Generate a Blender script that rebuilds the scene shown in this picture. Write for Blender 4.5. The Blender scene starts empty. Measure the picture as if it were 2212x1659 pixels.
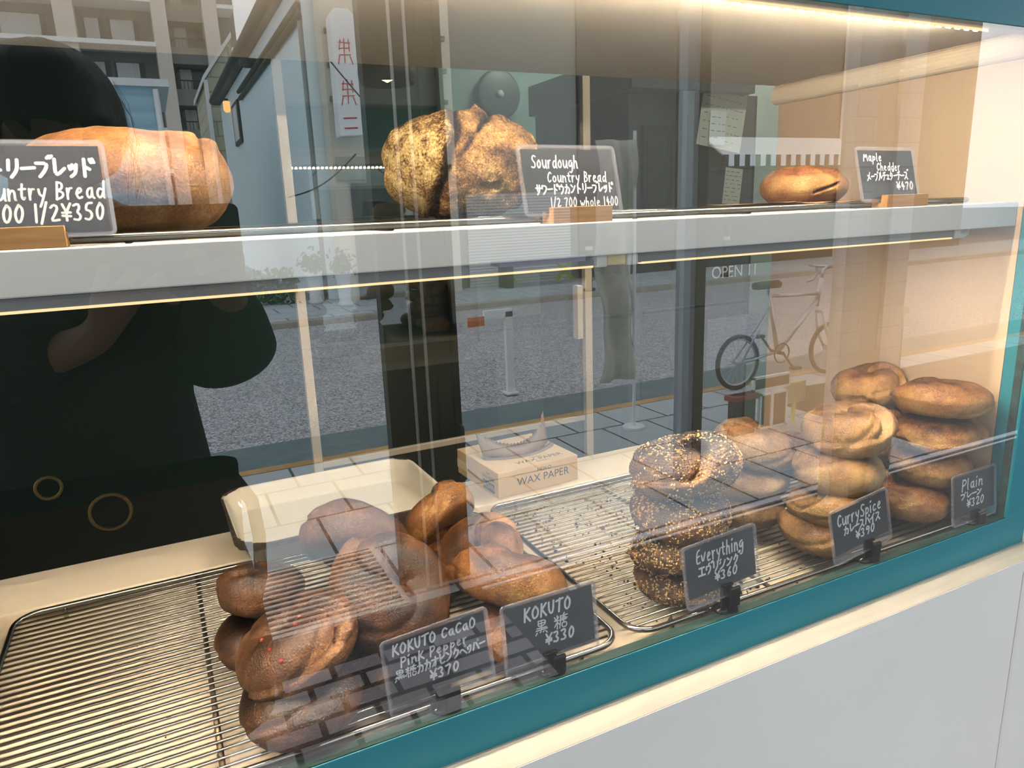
import bpy, bmesh, math, random
from mathutils import Vector, Matrix, Euler, noise
random.seed(11)
PI = math.pi
SC = bpy.context.scene
COL = SC.collection

# ---------------------------------------------------------------- camera, sky, exposure
cam_d = bpy.data.cameras.new('camera')
cam_d.sensor_width = 36.0
cam_d.lens = 1541.6 * 36.0 / 2212.0
cam_d.clip_start = 0.01
cam_d.clip_end = 300
camera = bpy.data.objects.new('camera', cam_d)
COL.objects.link(camera)
RX = Vector((0.89546, -0.44362, -0.03682)).normalized()
RZ = Vector((-0.42349, -0.87446, 0.2366)).normalized()
RY = RZ.cross(RX).normalized()
RX = RY.cross(RZ).normalized()
camera.matrix_world = Matrix(((RX.x, RY.x, RZ.x, 0), (RX.y, RY.y, RZ.y, -0.5377), (RX.z, RY.z, RZ.z, 0.45), (0, 0, 0, 1)))
SC.camera = camera
SC.view_settings.view_transform = 'Standard'
SC.view_settings.look = 'None'
SC.view_settings.exposure = 0.0
SC.view_settings.gamma = 1.0
SC.view_settings.use_curve_mapping = False
SC.cycles.max_bounces = 8
SC.cycles.diffuse_bounces = 4
SC.cycles.glossy_bounces = 5
SC.cycles.transparent_max_bounces = 20
SC.cycles.caustics_reflective = False
SC.cycles.caustics_refractive = False
SC.cycles.sample_clamp_indirect = 4.0

SKY = 1.0
LED_POWER = 150.0
world = bpy.data.worlds.new('sky')
SC.world = world
world.use_nodes = True
wt = world.node_tree
bg = wt.nodes['Background']
tc = wt.nodes.new('ShaderNodeTexCoord')
nz = wt.nodes.new('ShaderNodeTexNoise'); nz.inputs['Scale'].default_value = 2.2; nz.inputs['Detail'].default_value = 4
wr = wt.nodes.new('ShaderNodeValToRGB')
wr.color_ramp.elements[0].color = (0.80, 0.89, 1.0, 1); wr.color_ramp.elements[0].position = .35
wr.color_ramp.elements[1].color = (1.0, 1.02, 1.03, 1); wr.color_ramp.elements[1].position = .65
wt.links.new(tc.outputs['Generated'], nz.inputs['Vector'])
wt.links.new(nz.outputs['Fac'], wr.inputs['Fac'])
wt.links.new(wr.outputs['Color'], bg.inputs['Color'])
bg.inputs['Strength'].default_value = SKY * 2.5

# ---------------------------------------------------------------- materials
def srgb(r, g, b):
    f = lambda c: ((c / 255) / 12.92 if c <= 10 else (((c / 255) + .055) / 1.055) ** 2.4)
    return (f(r), f(g), f(b), 1)

def new_mat(name):
    m = bpy.data.materials.new(name); m.use_nodes = True
    nt = m.node_tree
    return m, nt, nt.nodes['Principled BSDF'], nt.nodes['Material Output']

def mat(name, col, rough=.5, metal=0.0, var=.0, vscale=8.0, bump=0.0, bscale=60.0, spec=.5, stretch=None, coat=0.0):
    """plain painted / metal / fabric surface with a little noise variation and bump"""
    m, nt, b, out = new_mat(name)
    b.inputs['Base Color'].default_value = col
    b.inputs['Roughness'].default_value = rough
    b.inputs['Metallic'].default_value = metal
    b.inputs['Specular IOR Level'].default_value = spec
    b.inputs['Coat Weight'].default_value = coat
    if var or bump:
        t = nt.nodes.new('ShaderNodeTexCoord'); mp = nt.nodes.new('ShaderNodeMapping')
        if stretch: mp.inputs['Scale'].default_value = stretch
        nt.links.new(t.outputs['Object'], mp.inputs['Vector'])
    if var:
        n = nt.nodes.new('ShaderNodeTexNoise'); n.inputs['Scale'].default_value = vscale; n.inputs['Detail'].default_value = 5
        nt.links.new(mp.outputs['Vector'], n.inputs['Vector'])
        r = nt.nodes.new('ShaderNodeValToRGB')
        r.color_ramp.elements[0].position = .3; r.color_ramp.elements[1].position = .7
        r.color_ramp.elements[0].color = tuple(c * (1 - var) for c in col[:3]) + (1,)
        r.color_ramp.elements[1].color = tuple(min(1, c * (1 + var)) for c in col[:3]) + (1,)
        nt.links.new(n.outputs['Fac'], r.inputs['Fac']); nt.links.new(r.outputs['Color'], b.inputs['Base Color'])
    if bump:
        n2 = nt.nodes.new('ShaderNodeTexNoise'); n2.inputs['Scale'].default_value = bscale; n2.inputs['Detail'].default_value = 6
        nt.links.new(mp.outputs['Vector'], n2.inputs['Vector'])
        bp = nt.nodes.new('ShaderNodeBump'); bp.inputs['Strength'].default_value = bump; bp.inputs['Distance'].default_value = .002
        nt.links.new(n2.outputs['Fac'], bp.inputs['Height']); nt.links.new(bp.outputs['Normal'], b.inputs['Normal'])
    return m

def emit(name, col, s):
    m, nt, b, out = new_mat(name)
    e = nt.nodes.new('ShaderNodeEmission'); e.inputs['Color'].default_value = col; e.inputs['Strength'].default_value = s
    nt.links.new(e.outputs[0], out.inputs[0]); nt.nodes.remove(b)
    return m

def clear(name, refl, tint=(1, 1, 1, 1), rough=0.0, haze=0.0, hazecol=(.8, .8, .85, 1), fres=False):
    """pane of glass or clear plastic: transparent, with a mirror share and an optional milky share"""
    m, nt, b, out = new_mat(name); nt.nodes.remove(b)
    tr = nt.nodes.new('ShaderNodeBsdfTransparent'); tr.inputs[0].default_value = tint
    last = tr.outputs[0]
    if haze:
        d = nt.nodes.new('ShaderNodeBsdfDiffuse'); d.inputs[0].default_value = hazecol
        mx = nt.nodes.new('ShaderNodeMixShader'); mx.inputs[0].default_value = haze
        nt.links.new(last, mx.inputs[1]); nt.links.new(d.outputs[0], mx.inputs[2]); last = mx.outputs[0]
    if refl:
        g = nt.nodes.new('ShaderNodeBsdfGlossy'); g.inputs['Roughness'].default_value = rough
        mx = nt.nodes.new('ShaderNodeMixShader'); mx.inputs[0].default_value = refl
        if fres:
            fr = nt.nodes.new('ShaderNodeFresnel'); fr.inputs['IOR'].default_value = 1.5
            ad = nt.nodes.new('ShaderNodeMath'); ad.operation = 'ADD'; ad.inputs[1].default_value = refl; ad.use_clamp = True
            nt.links.new(fr.outputs[0], ad.inputs[0]); nt.links.new(ad.outputs[0], mx.inputs[0])
        nt.links.new(last, mx.inputs[1]); nt.links.new(g.outputs[0], mx.inputs[2]); last = mx.outputs[0]
    nt.links.new(last, out.inputs[0])
    return m

def bricks(name, c1, c2, mortar, bw, bh, ms, rough=.7, var=.3, axes='xy', offset=.5, bump=.3):
    """tiles, bricks or boards from the Brick Texture in metres"""
    m, nt, b, out = new_mat(name)
    t = nt.nodes.new('ShaderNodeTexCoord')
    sep = nt.nodes.new('ShaderNodeSeparateXYZ'); cmb = nt.nodes.new('ShaderNodeCombineXYZ')
    nt.links.new(t.outputs['Object'], sep.inputs[0])
    nt.links.new(sep.outputs[axes[0].upper()], cmb.inputs['X']); nt.links.new(sep.outputs[axes[1].upper()], cmb.inputs['Y'])
    br = nt.nodes.new('ShaderNodeTexBrick')
    br.offset = offset
    br.inputs['Scale'].default_value = 1; br.inputs['Brick Width'].default_value = bw; br.inputs['Row Height'].default_value = bh
    br.inputs['Mortar Size'].default_value = ms; br.inputs['Mortar Smooth'].default_value = .1; br.inputs['Bias'].default_value = 0
    br.inputs['Color1'].default_value = c1; br.inputs['Color2'].default_value = c2; br.inputs['Mortar'].default_value = mortar
    nt.links.new(cmb.outputs[0], br.inputs['Vector'])
    n = nt.nodes.new('ShaderNodeTexNoise'); n.inputs['Scale'].default_value = 14; n.inputs['Detail'].default_value = 6
    nt.links.new(t.outputs['Object'], n.inputs['Vector'])
    mx = nt.nodes.new('ShaderNodeMix'); mx.data_type = 'RGBA'; mx.blend_type = 'MULTIPLY'; mx.inputs[0].default_value = var
    nt.links.new(br.outputs['Color'], mx.inputs[6]); nt.links.new(n.outputs['Color'], mx.inputs[7])
    hs = nt.nodes.new('ShaderNodeHueSaturation'); hs.inputs['Saturation'].default_value = .85
    hs.inputs['Value'].default_value = 1 + var * .8
    nt.links.new(mx.outputs[2], hs.inputs['Color'])
    nt.links.new(hs.outputs[0], b.inputs['Base Color'])
    b.inputs['Roughness'].default_value = rough
    bp = nt.nodes.new('ShaderNodeBump'); bp.inputs['Strength'].default_value = bump; bp.inputs['Distance'].default_value = .004; bp.invert = True
    nt.links.new(br.outputs['Fac'], bp.inputs['Height']); nt.links.new(bp.outputs['Normal'], b.inputs['Normal'])
    return m

def speckle(name, c1, c2, scale, rough=.9):
    m, nt, b, out = new_mat(name)
    t = nt.nodes.new('ShaderNodeTexCoord')
    v = nt.nodes.new('ShaderNodeTexVoronoi'); v.inputs['Scale'].default_value = scale
    nt.links.new(t.outputs['Object'], v.inputs['Vector'])
    sp = nt.nodes.new('ShaderNodeSeparateXYZ'); nt.links.new(v.outputs['Color'], sp.inputs[0])
    r = nt.nodes.new('ShaderNodeValToRGB')
    r.color_ramp.elements[0].position = .2; r.color_ramp.elements[1].position = .85
    r.color_ramp.elements[0].color = c1; r.color_ramp.elements[1].color = c2
    nt.links.new(sp.outputs[0], r.inputs['Fac']); nt.links.new(r.outputs['Color'], b.inputs['Base Color'])
    b.inputs['Roughness'].default_value = rough
    return m

def wood(name, c1, c2, scale=(3, 40, 40), rough=.5):
    m, nt, b, out = new_mat(name)
    t = nt.nodes.new('ShaderNodeTexCoord'); mp = nt.nodes.new('ShaderNodeMapping'); mp.inputs['Scale'].default_value = scale
    n = nt.nodes.new('ShaderNodeTexNoise'); n.inputs['Scale'].default_value = 4; n.inputs['Detail'].default_value = 8; n.inputs['Distortion'].default_value = .6
    nt.links.new(t.outputs['Object'], mp.inputs[0]); nt.links.new(mp.outputs[0], n.inputs['Vector'])
    r = nt.nodes.new('ShaderNodeValToRGB'); r.color_ramp.elements[0].position = .32; r.color_ramp.elements[1].position = .7
    r.color_ramp.elements[0].color = c1; r.color_ramp.elements[1].color = c2
    nt.links.new(n.outputs['Fac'], r.inputs['Fac']); nt.links.new(r.outputs['Color'], b.inputs['Base Color'])
    b.inputs['Roughness'].default_value = rough
    return m

def crust(name, cols, speck=.30, bump=.7, rough=.45, fine=70.0, spots=0.0, nscale=34.0, bdist=.0015, val=1.0):
    """bread crust: colour follows how far each place of the dough was baked (attribute) with blisters and flecks"""
    m, nt, b, out = new_mat(name)
    at = nt.nodes.new('ShaderNodeAttribute'); at.attribute_name = 'bake'
    t = nt.nodes.new('ShaderNodeTexCoord')
    oi = nt.nodes.new('ShaderNodeObjectInfo')
    add = nt.nodes.new('ShaderNodeVectorMath'); add.operation = 'ADD'
    nt.links.new(t.outputs['Object'], add.inputs[0]); nt.links.new(oi.outputs['Location'], add.inputs[1])
    n = nt.nodes.new('ShaderNodeTexNoise'); n.inputs['Scale'].default_value = nscale; n.inputs['Detail'].default_value = 7; n.inputs['Roughness'].default_value = .62
    nt.links.new(add.outputs[0], n.inputs['Vector'])
    n2 = nt.nodes.new('ShaderNodeTexNoise'); n2.inputs['Scale'].default_value = fine * 7; n2.inputs['Detail'].default_value = 4
    nt.links.new(add.outputs[0], n2.inputs['Vector'])
    ma = nt.nodes.new('ShaderNodeMath'); ma.operation = 'MULTIPLY_ADD'; ma.inputs[1].default_value = 1.1; ma.inputs[2].default_value = -.55
    nt.links.new(n.outputs['Fac'], ma.inputs[0])
    mb = nt.nodes.new('ShaderNodeMath'); mb.operation = 'MULTIPLY_ADD'; mb.inputs[1].default_value = speck * 2; mb.inputs[2].default_value = -speck
    nt.links.new(n2.outputs['Fac'], mb.inputs[0])
    s1 = nt.nodes.new('ShaderNodeMath'); s1.operation = 'ADD'
    nt.links.new(at.outputs['Fac'], s1.inputs[0]); nt.links.new(ma.outputs[0], s1.inputs[1])
    s2 = nt.nodes.new('ShaderNodeMath'); s2.operation = 'ADD'
    nt.links.new(s1.outputs[0], s2.inputs[0]); nt.links.new(mb.outputs[0], s2.inputs[1])
    r = nt.nodes.new('ShaderNodeValToRGB')
    el = r.color_ramp.elements
    el[0].position = 0.0; el[0].color = cols[0]
    el[1].position = 1.0; el[1].color = cols[-1]
    for i, c in enumerate(cols[1:-1]):
        e = el.new((i + 1) / (len(cols) - 1)); e.color = c
    nt.links.new(s2.outputs[0], r.inputs['Fac'])
    colout = r.outputs['Color']
    if spots:
        v = nt.nodes.new('ShaderNodeTexVoronoi'); v.inputs['Scale'].default_value = 38; nt.links.new(add.outputs[0], v.inputs['Vector'])
        rr = nt.nodes.new('ShaderNodeValToRGB'); rr.color_ramp.elements[0].position = .05; rr.color_ramp.elements[1].position = .22
        rr.color_ramp.elements[0].color = (1 - spots,) * 3 + (1,); rr.color_ramp.elements[1].color = (1, 1, 1, 1)
        nt.links.new(v.outputs['Distance'], rr.inputs['Fac'])
        mx = nt.nodes.new('ShaderNodeMix'); mx.data_type = 'RGBA'; mx.blend_type = 'MULTIPLY'; mx.inputs[0].default_value = 1
        nt.links.new(colout, mx.inputs[6]); nt.links.new(rr.outputs['Color'], mx.inputs[7]); colout = mx.outputs[2]
    hs = nt.nodes.new('ShaderNodeHueSaturation'); hs.inputs['Hue'].default_value = .510; hs.inputs['Saturation'].default_value = .93; hs.inputs['Value'].default_value = val
    nt.links.new(colout, hs.inputs['Color']); nt.links.new(hs.outputs[0], b.inputs['Base Color'])
    b.inputs['Roughness'].default_value = rough
    b.inputs['Specular IOR Level'].default_value = .45
    ad = nt.nodes.new('ShaderNodeMath'); ad.operation = 'ADD'
    nt.links.new(n.outputs['Fac'], ad.inputs[0]); nt.links.new(n2.outputs['Fac'], ad.inputs[1])
    bp = nt.nodes.new('ShaderNodeBump'); bp.inputs['Strength'].default_value = bump; bp.inputs['Distance'].default_value = bdist
    nt.links.new(ad.outputs[0], bp.inputs['Height']); nt.links.new(bp.outputs['Normal'], b.inputs['Normal'])
    return m

M = dict(
    cream=mat('cream paint', srgb(236, 218, 190), .5, var=.03, vscale=5, bump=.05),
    cream_gloss=mat('cream enamel paint', srgb(240, 224, 196), .22, var=.03, vscale=6),
    shelfwhite=mat('off white paint', srgb(242, 240, 234), .5, var=.03, vscale=4),
    teal=mat('teal paint', srgb(34, 124, 138), .42, var=.08, vscale=3, bump=.08, bscale=30),
    worn=mat('worn dark green paint', srgb(34, 62, 58), .55, var=.55, vscale=30, bump=.4, bscale=90, stretch=(.25, 2, 2)),
    panel=mat('white wall paint', srgb(230, 227, 221), .45, var=.035, vscale=2.5, bump=.06, bscale=18),
    ledge=mat('whitewashed wood', srgb(184, 177, 164), .6, var=.12, vscale=6, bump=.4, bscale=30, stretch=(.4, 8, 8)),
    steel=mat('stainless steel', srgb(190, 184, 172), .22, 1.0),
    steel_dark=mat('dark crossbar steel', srgb(120, 104, 84), .35, .8),
    alu=mat('brushed aluminium', srgb(150, 150, 150), .45, .6),
    whiteplastic=mat('white plastic', srgb(225, 222, 216), .4),
    clip=mat('black glossy plastic', srgb(14, 14, 16), .16, spec=.6),
    slate=mat('black card', srgb(30, 32, 38), .35, var=.12, vscale=20, spec=.5),
    chalk=mat('white paint marker', srgb(236, 238, 240), .7),
    kraft=mat('kraft card', srgb(214, 184, 144), .7, var=.05, vscale=30),
    waxbrown=mat('brown wax paper', srgb(126, 104, 86), .45, var=.08, vscale=60),
    ink=mat('dark blue ink', srgb(52, 62, 78), .6),
    inkbox=mat('grey blue ink block', srgb(74, 88, 104), .6),
    beech=wood('beech wood', srgb(196, 140, 84), srgb(222, 172, 112)),
    brownpaper=mat('brown baking paper', srgb(176, 132, 84), .7, var=.1, vscale=20),
    enamel=mat('cream enamel', srgb(244, 232, 206), .12, var=.02, vscale=10, coat=.5),
    chip=mat('bare iron chip', srgb(62, 50, 42), .75, var=.5, vscale=90, bump=.6, bscale=300),
    sesame=mat('sesame seed', srgb(226, 186, 122), .45, var=.2, vscale=120),
    poppy=mat('poppy seed', srgb(38, 34, 38), .5),
    crumb=mat('dark crumb', srgb(58, 40, 26), .8, var=.5, vscale=200),
    pepper=mat('pink peppercorn', srgb(170, 50, 44), .4, var=.3, vscale=100),
    pane=clear('front window glass', .25), pane_in=clear('front window inner face', 0, tint=(.985, .995, .99, 1)),
    rearpane=clear('partition glass', .16, tint=(.93, .96, .95, 1)),
    sleeve=clear('clear card sleeve', .05, rough=.06, haze=.05),
    sleeve_rim=clear('welded sleeve edge', .08, rough=.12, haze=.13, hazecol=srgb(206, 204, 214)),
)
BR = dict(
    plain=crust('plain bagel crust', [srgb(214, 168, 104), srgb(198, 138, 68), srgb(166, 100, 42), srgb(112, 60, 26), srgb(56, 30, 16)], spots=.15, val=.84),
    curry=crust('curry bagel crust', [srgb(206, 168, 106), srgb(188, 138, 76), srgb(160, 108, 56), srgb(110, 68, 34), srgb(60, 36, 20)], spots=.3, val=.84),
    rye=crust('brown bagel crust', [srgb(192, 156, 106), srgb(172, 128, 80), srgb(144, 100, 58), srgb(104, 66, 36), srgb(64, 40, 22)], spots=.3, val=.86),
    kokuto=crust('brown sugar bagel crust', [srgb(196, 136, 64), srgb(164, 100, 42), srgb(126, 70, 30), srgb(86, 46, 20), srgb(42, 22, 12)], rough=.36, val=.9),
    cacao=crust('cacao bagel crust', [srgb(176, 112, 60), srgb(132, 78, 40), srgb(100, 56, 29), srgb(66, 37, 19), srgb(30, 17, 10)], rough=.34, spots=.2, val=.82),
    every=crust('seeded bagel crust', [srgb(190, 132, 84), srgb(140, 92, 58), srgb(92, 64, 46), srgb(62, 46, 38), srgb(40, 32, 30)], spots=.2),
    boule=crust('dark sourdough crust', [srgb(218, 172, 100), srgb(188, 130, 64), srgb(144, 88, 40), srgb(80, 46, 24), srgb(28, 18, 12)], speck=.45, bump=1.0, rough=.6, nscale=80, bdist=.004, val=.84),
    floury=crust('floured dark crust', [srgb(226, 194, 134), srgb(204, 166, 102), srgb(150, 106, 58), srgb(66, 40, 24), srgb(34, 22, 16)], speck=.75, bump=1.0, rough=.8, fine=60, nscale=95, bdist=.002, val=.84),
    country=crust('country loaf crust', [srgb(214, 176, 126), srgb(186, 124, 66), srgb(150, 88, 42), srgb(108, 58, 28), srgb(66, 36, 18)], speck=.3, val=.74),
    cheese=crust('baked cheese crust', [srgb(196, 124, 62), srgb(164, 88, 42), srgb(128, 60, 28), srgb(90, 42, 20)], bump=1.0, rough=.3),
    maple=crust('maple bun crust', [srgb(210, 164, 96), srgb(188, 132, 66), srgb(164, 102, 46), srgb(124, 70, 30), srgb(80, 42, 20)]),
)

# ---------------------------------------------------------------- object helpers
def tag(o, label=None, cat=None, group=None, kind=None):
    if label: o['label'] = label
    if cat: o['category'] = cat
    if group: o['group'] = group
    if kind: o['kind'] = kind
    return o

def empty(name, loc=(0, 0, 0), rot=(0, 0, 0), label=None, cat=None, group=None, kind=None):
    o = bpy.data.objects.new(name, None); COL.objects.link(o)
    o.empty_display_size = .02
    o.location = loc; o.rotation_euler = rot
    return tag(o, label, cat, group, kind)

def copy_tree(o, parent=None):
    c = o.copy(); COL.objects.link(c)
    if parent: c.parent = parent
    for ch in list(o.children): copy_tree(ch, c)
    return c

class MB:
    def __init__(s): s.v = []; s.f = []; s.m = []
    def add(s, vs, fs, mi=0):
        o = len(s.v); s.v += [tuple(p) for p in vs]; s.f += [tuple(i + o for i in f) for f in fs]; s.m += [mi] * len(fs); return s
    def box(s, x0, x1, y0, y1, z0, z1, mi=0, mat4=None):
        vs = [Vector((x, y, z)) for z in (z0, z1) for y in (y0, y1) for x in (x0, x1)]
        if mat4: vs = [mat4 @ p for p in vs]
        return s.add(vs, [(0, 2, 3, 1), (4, 5, 7, 6), (0, 1, 5, 4), (2, 6, 7, 3), (0, 4, 6, 2), (1, 3, 7, 5)], mi)
    def quad(s, a, b, c, d, mi=0): return s.add([a, b, c, d], [(0, 1, 2, 3)], mi)
    def tube(s, pts, r, n=8, closed=False, mi=0, caps=True):
        pts = [Vector(p) for p in pts]; N = len(pts); vs = []; up = None
        rr = r if isinstance(r, (list, tuple)) else [r] * N
        for i, p in enumerate(pts):
            if closed: t = (pts[(i + 1) % N] - pts[i - 1]).normalized()
            else: t = (pts[min(i + 1, N - 1)] - pts[max(i - 1, 0)]).normalized()
            if up is None:
                up = t.orthogonal().normalized()
            up = (up - t * up.dot(t))
            up = up.normalized() if up.length > 1e-6 else t.orthogonal().normalized()
            w = t.cross(up)
            for k in range(n):
                a = 2 * PI * k / n
                vs.append(p + (up * math.cos(a) + w * math.sin(a)) * rr[i])
        fs = []
        for i in range(N if closed else N - 1):
            j = (i + 1) % N
            for k in range(n):
                l = (k + 1) % n
                fs.append((i * n + k, i * n + l, j * n + l, j * n + k))
        if caps and not closed:
            fs.append(tuple(range(n))[::-1]); fs.append(tuple((N - 1) * n + k for k in range(n)))
        return s.add(vs, fs, mi)
    def lathe(s, prof, n=32, c=(0, 0, 0), mi=0):
        vs = []; fs = []
        for r, z in prof:
            for k in range(n):
                a = 2 * PI * k / n; vs.append((c[0] + r * math.cos(a), c[1] + r * math.sin(a), c[2] + z))
        for i in range(len(prof) - 1):
            for k in range(n):
                l = (k + 1) % n; fs.append((i * n + k, i * n + l, (i + 1) * n + l, (i + 1) * n + k))
        if prof[0][0] > 1e-5: fs.append(tuple(range(n))[::-1])
        if prof[-1][0] > 1e-5: fs.append(tuple((len(prof) - 1) * n + k for k in range(n)))
        return s.add(vs, fs, mi)
    def prism(s, poly, x0, x1, axis='x', mi=0):
        """extrude a 2D outline along an axis"""
        n = len(poly)
        mk = {'x': lambda a, p: (a, p[0], p[1]), 'y': lambda a, p: (p[0], a, p[1]), 'z': lambda a, p: (p[0], p[1], a)}[axis]
        vs = [mk(x0, p) for p in poly] + [mk(x1, p) for p in poly]
        fs = [tuple(range(n))[::-1], tuple(range(n, 2 * n))] + [(i, (i + 1) % n, n + (i + 1) % n, n + i) for i in range(n)]
        return s.add(vs, fs, mi)
    def mesh(s, name, mats):
        me = bpy.data.meshes.new(name); me.from_pydata(s.v, [], s.f)
        for m in (mats if isinstance(mats, (list, tuple)) else [mats]): me.materials.append(m)
        for p, i in zip(me.polygons, s.m): p.material_index = i
        me.validate(); me.update()
        bm = bmesh.new(); bm.from_mesh(me); bmesh.ops.recalc_face_normals(bm, faces=bm.faces); bm.to_mesh(me); bm.free()
        return me
    def build(s, name, mats, parent=None, bevel=0, smooth=False, kind=None, seg=2):
        me = s.mesh(name, mats)
        if smooth: me.shade_smooth()
        o = bpy.data.objects.new(name, me); COL.objects.link(o)
        if parent: o.parent = parent
        if bevel:
            b = o.modifiers.new('edge', 'BEVEL'); b.width = bevel; b.segments = seg; b.limit_method = 'ANGLE'
        if kind: o['kind'] = kind
        return o

def struct(name, mb, m, parent=None, bevel=0): return mb.build(name, m, parent, bevel, kind=None if parent else 'structure')

def rrect(w, h, r, n=5, cx=0, cy=0):
    out = []
    for sx, sy, a0 in ((1, 1, 0), (-1, 1, 90), (-1, -1, 180), (1, -1, 270)):
        for k in range(n + 1):
            a = math.radians(a0 + 90 * k / n)
            out.append((cx + sx * (w / 2 - r) + r * math.cos(a), cy + sy * (h / 2 - r) + r * math.sin(a)))
    return out

# ================================================================ SETTING: the shop
G = -0.93                                           # pavement level below the window sill
struct('wall_front', MB().box(-4, 1.2, -.030, .10, G, -.0485 - .018)
       .box(-4, -1.08, -.004, .10, -.0485, 3.6).box(1.079, 4.5, -.004, .10, -.0485, 3.6)
       .box(-1.08, 1.079, -.004, .10, .86, 3.6).box(1.2, 4.5, -.004, .10, G, -.0485 - .018), M['panel'])
struct('wall_pier', MB().box(1.035, 1.42, -.0345, -.0305, G, -.0665), M['panel'])
struct('trim_1', MB().box(-1.2, 1.124, -.034, .012, -.0485 - .018, -.0485).box(-1.2, 1.124, -.0348, -.0341, -.0485 - .018, -.0490, 1), [M['ledge'], M['panel']])
w1 = struct('window_1', MB().prism([(-.001, -.0485), (.0125, -.0485), (.0125, -.019), (.0002, -.019), (.0002, -.0002), (-.001, -.0002)], -1.08, 1.079)
            .box(1.0315, 1.079, -.001, .030, -.0005, .633).box(-1.08, -1.031, -.001, .030, -.0005, .633)
            .box(-1.08, 1.079, -.001, .012, .633, .86), M['teal'], bevel=.0008)
MB().box(-1.0305, 1.0312, .0, .003, .0005, .6325).build('pane', [M['pane'], M['pane_in']], w1)
pane = bpy.data.objects['pane']
for p in pane.data.polygons:
    p.material_index = 0 if p.normal.y < -.5 else 1
struct('trim_2', MB().box(-1.03, 1.031, .0004, .0135, -.018, .0003).box(1.0297, 1.0313, .0035, .0135, .0005, .633), M['worn'])
struct('ceiling', MB().box(-1.06, 1.06, .0125, .47, .6475, .668).box(-1.06, 1.06, .0125, .030, .634, .6475), mat('pale ceiling paint', srgb(246, 236, 218), .5))
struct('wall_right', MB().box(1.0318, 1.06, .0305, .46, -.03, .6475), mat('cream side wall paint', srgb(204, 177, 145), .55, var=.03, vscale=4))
struct('wall_left', MB().box(-1.06, -1.0318, .0305, .46, -.03, .6475), M['cream'])
# rounded cover strip in the corner between ceiling and right wall
bm_ = MB(); pts = [(1.0316 - .012 * math.sin(a) * 1.0, .6465 - .016 + .016 * math.cos(a)) for a in [PI * k / 10 for k in range(11)]]
bm_.prism([(y, z) for y, z in pts] + [(1.0316, .6145), (1.0316, .6465)], .031, .468, axis='y')
struct('trim_3', bm_, M['cream'])
# room behind the display
green = mat('dark green plaster', srgb(34, 58, 52), .7, var=.08, vscale=3)
pale = mat('pale grey green plaster', srgb(176, 188, 178), .7, var=.06, vscale=2.5, bump=.05, bscale=20)
struct('wall_back', MB().box(-4, 2.32, 3.5, 3.6, G, 2.0), green)
struct('wall_back_pale', MB().box(2.32, 4.5, 3.5, 3.6, G, 2.0), pale)
struct('wall_side_left', MB().box(-4.1, -4, .1, 3.6, G, 2.0), green)
struct('wall_side_right', MB().box(2.75, 2.85, .1, 3.5, G, 2.0), pale)
struct('ceiling_shop', MB().box(-4.1, 4.6, .1, 3.6, 2.0, 2.1), green)
struct('floor_shop', MB().box(-4.1, 4.6, .1, 3.6, G - .1, G), mat('dark shop floor', srgb(50, 52, 48), .6, var=.1))
struct('roof_shop', MB().box(-4.2, 4.6, .1, 4.4, 3.4, 3.6), M['panel'])

# ================================================================ SETTING: the street in front of the window
tiles = bricks('pavement tiles', srgb(178, 188, 192), srgb(168, 178, 184), srgb(70, 74, 76), .345, .45, .008, .8, var=.25)
pavers = bricks('brick pavers', srgb(160, 152, 154), srgb(128, 120, 124), srgb(44, 38, 36), .16, .08, .010, .75, var=.3)
struct('pavement_near', MB().box(-8, 12, -3.48, -1.74, G - .1, G).box(.93, 12, -1.74, -.03, G - .1, G - .02), tiles)
struct('pavement_bricks', MB().box(-8, .93, -1.52, -.03, G - .1, G), pavers)
struct('pavement_strip', MB().box(-8, .93, -1.74, -1.52, G - .1, G), mat('dark stone strip', srgb(46, 44, 44), .7, var=.2))
struct('floor_porch', MB().box(.93, 12, -1.74, -.05, G - .02, G).box(3.75, 12, -3.2, -1.78, G - .02, G + .003), mat('dark porch floor and shade', srgb(58, 54, 52), .5, var=.2, vscale=5))  # second slab puts the shade under a deeper porch into dark floor colour
struct('trim_4', MB().box(.93, 12, -1.775, -1.742, G - .02, G + .006).box(.93, 12, -1.715, -1.70, G - .02, G + .005), mat('pale threshold strip', srgb(220, 224, 232), .35))
struct('curb_near', MB().box(-30, 40, -3.56, -3.48, G - .1, G + .004), mat('ochre kerb line', srgb(190, 150, 98), .8, var=.2, vscale=5))
struct('road_gutter', MB().box(-30, 40, -4.05, -3.56, G - .1, G - .01), mat('dark gutter asphalt', srgb(104, 122, 126), .85, var=.15, vscale=12))
struct('road', MB().box(-30, 40, -9.05, -4.05, G - .1, G - .012), speckle('speckled asphalt', srgb(112, 114, 118), srgb(206, 208, 212), 85))
struct('curb_far', MB().box(-30, 40, -9.28, -9.05, G - .1, G + .06), mat('far kerb stone', srgb(158, 152, 142), .8, var=.15))
struct('pavement_far', MB().box(-30, 40, -11.6, -9.28, G - .1, G + .05), bricks('far pavement slabs', srgb(176, 190, 198), srgb(166, 178, 186), srgb(90, 96, 98), .6, .6, .012, .8))
struct('ground', MB().box(-60, 70, -80, -11.6, G - .1, G), mat('plain ground', srgb(130, 134, 134), .9))

cn = empty('shop_canopy', (0, -.45, 1.22), label='shop canopy projecting over the window and pavement', cat='canopy')
MB().box(-3.2, 3.2, -.5, .445, -.06, .06).build('roof_panel', M['panel'], cn)
MB().box(-3.2, 3.2, -.52, -.5, -.12, .08).build('edge', M['teal'], cn)

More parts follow.
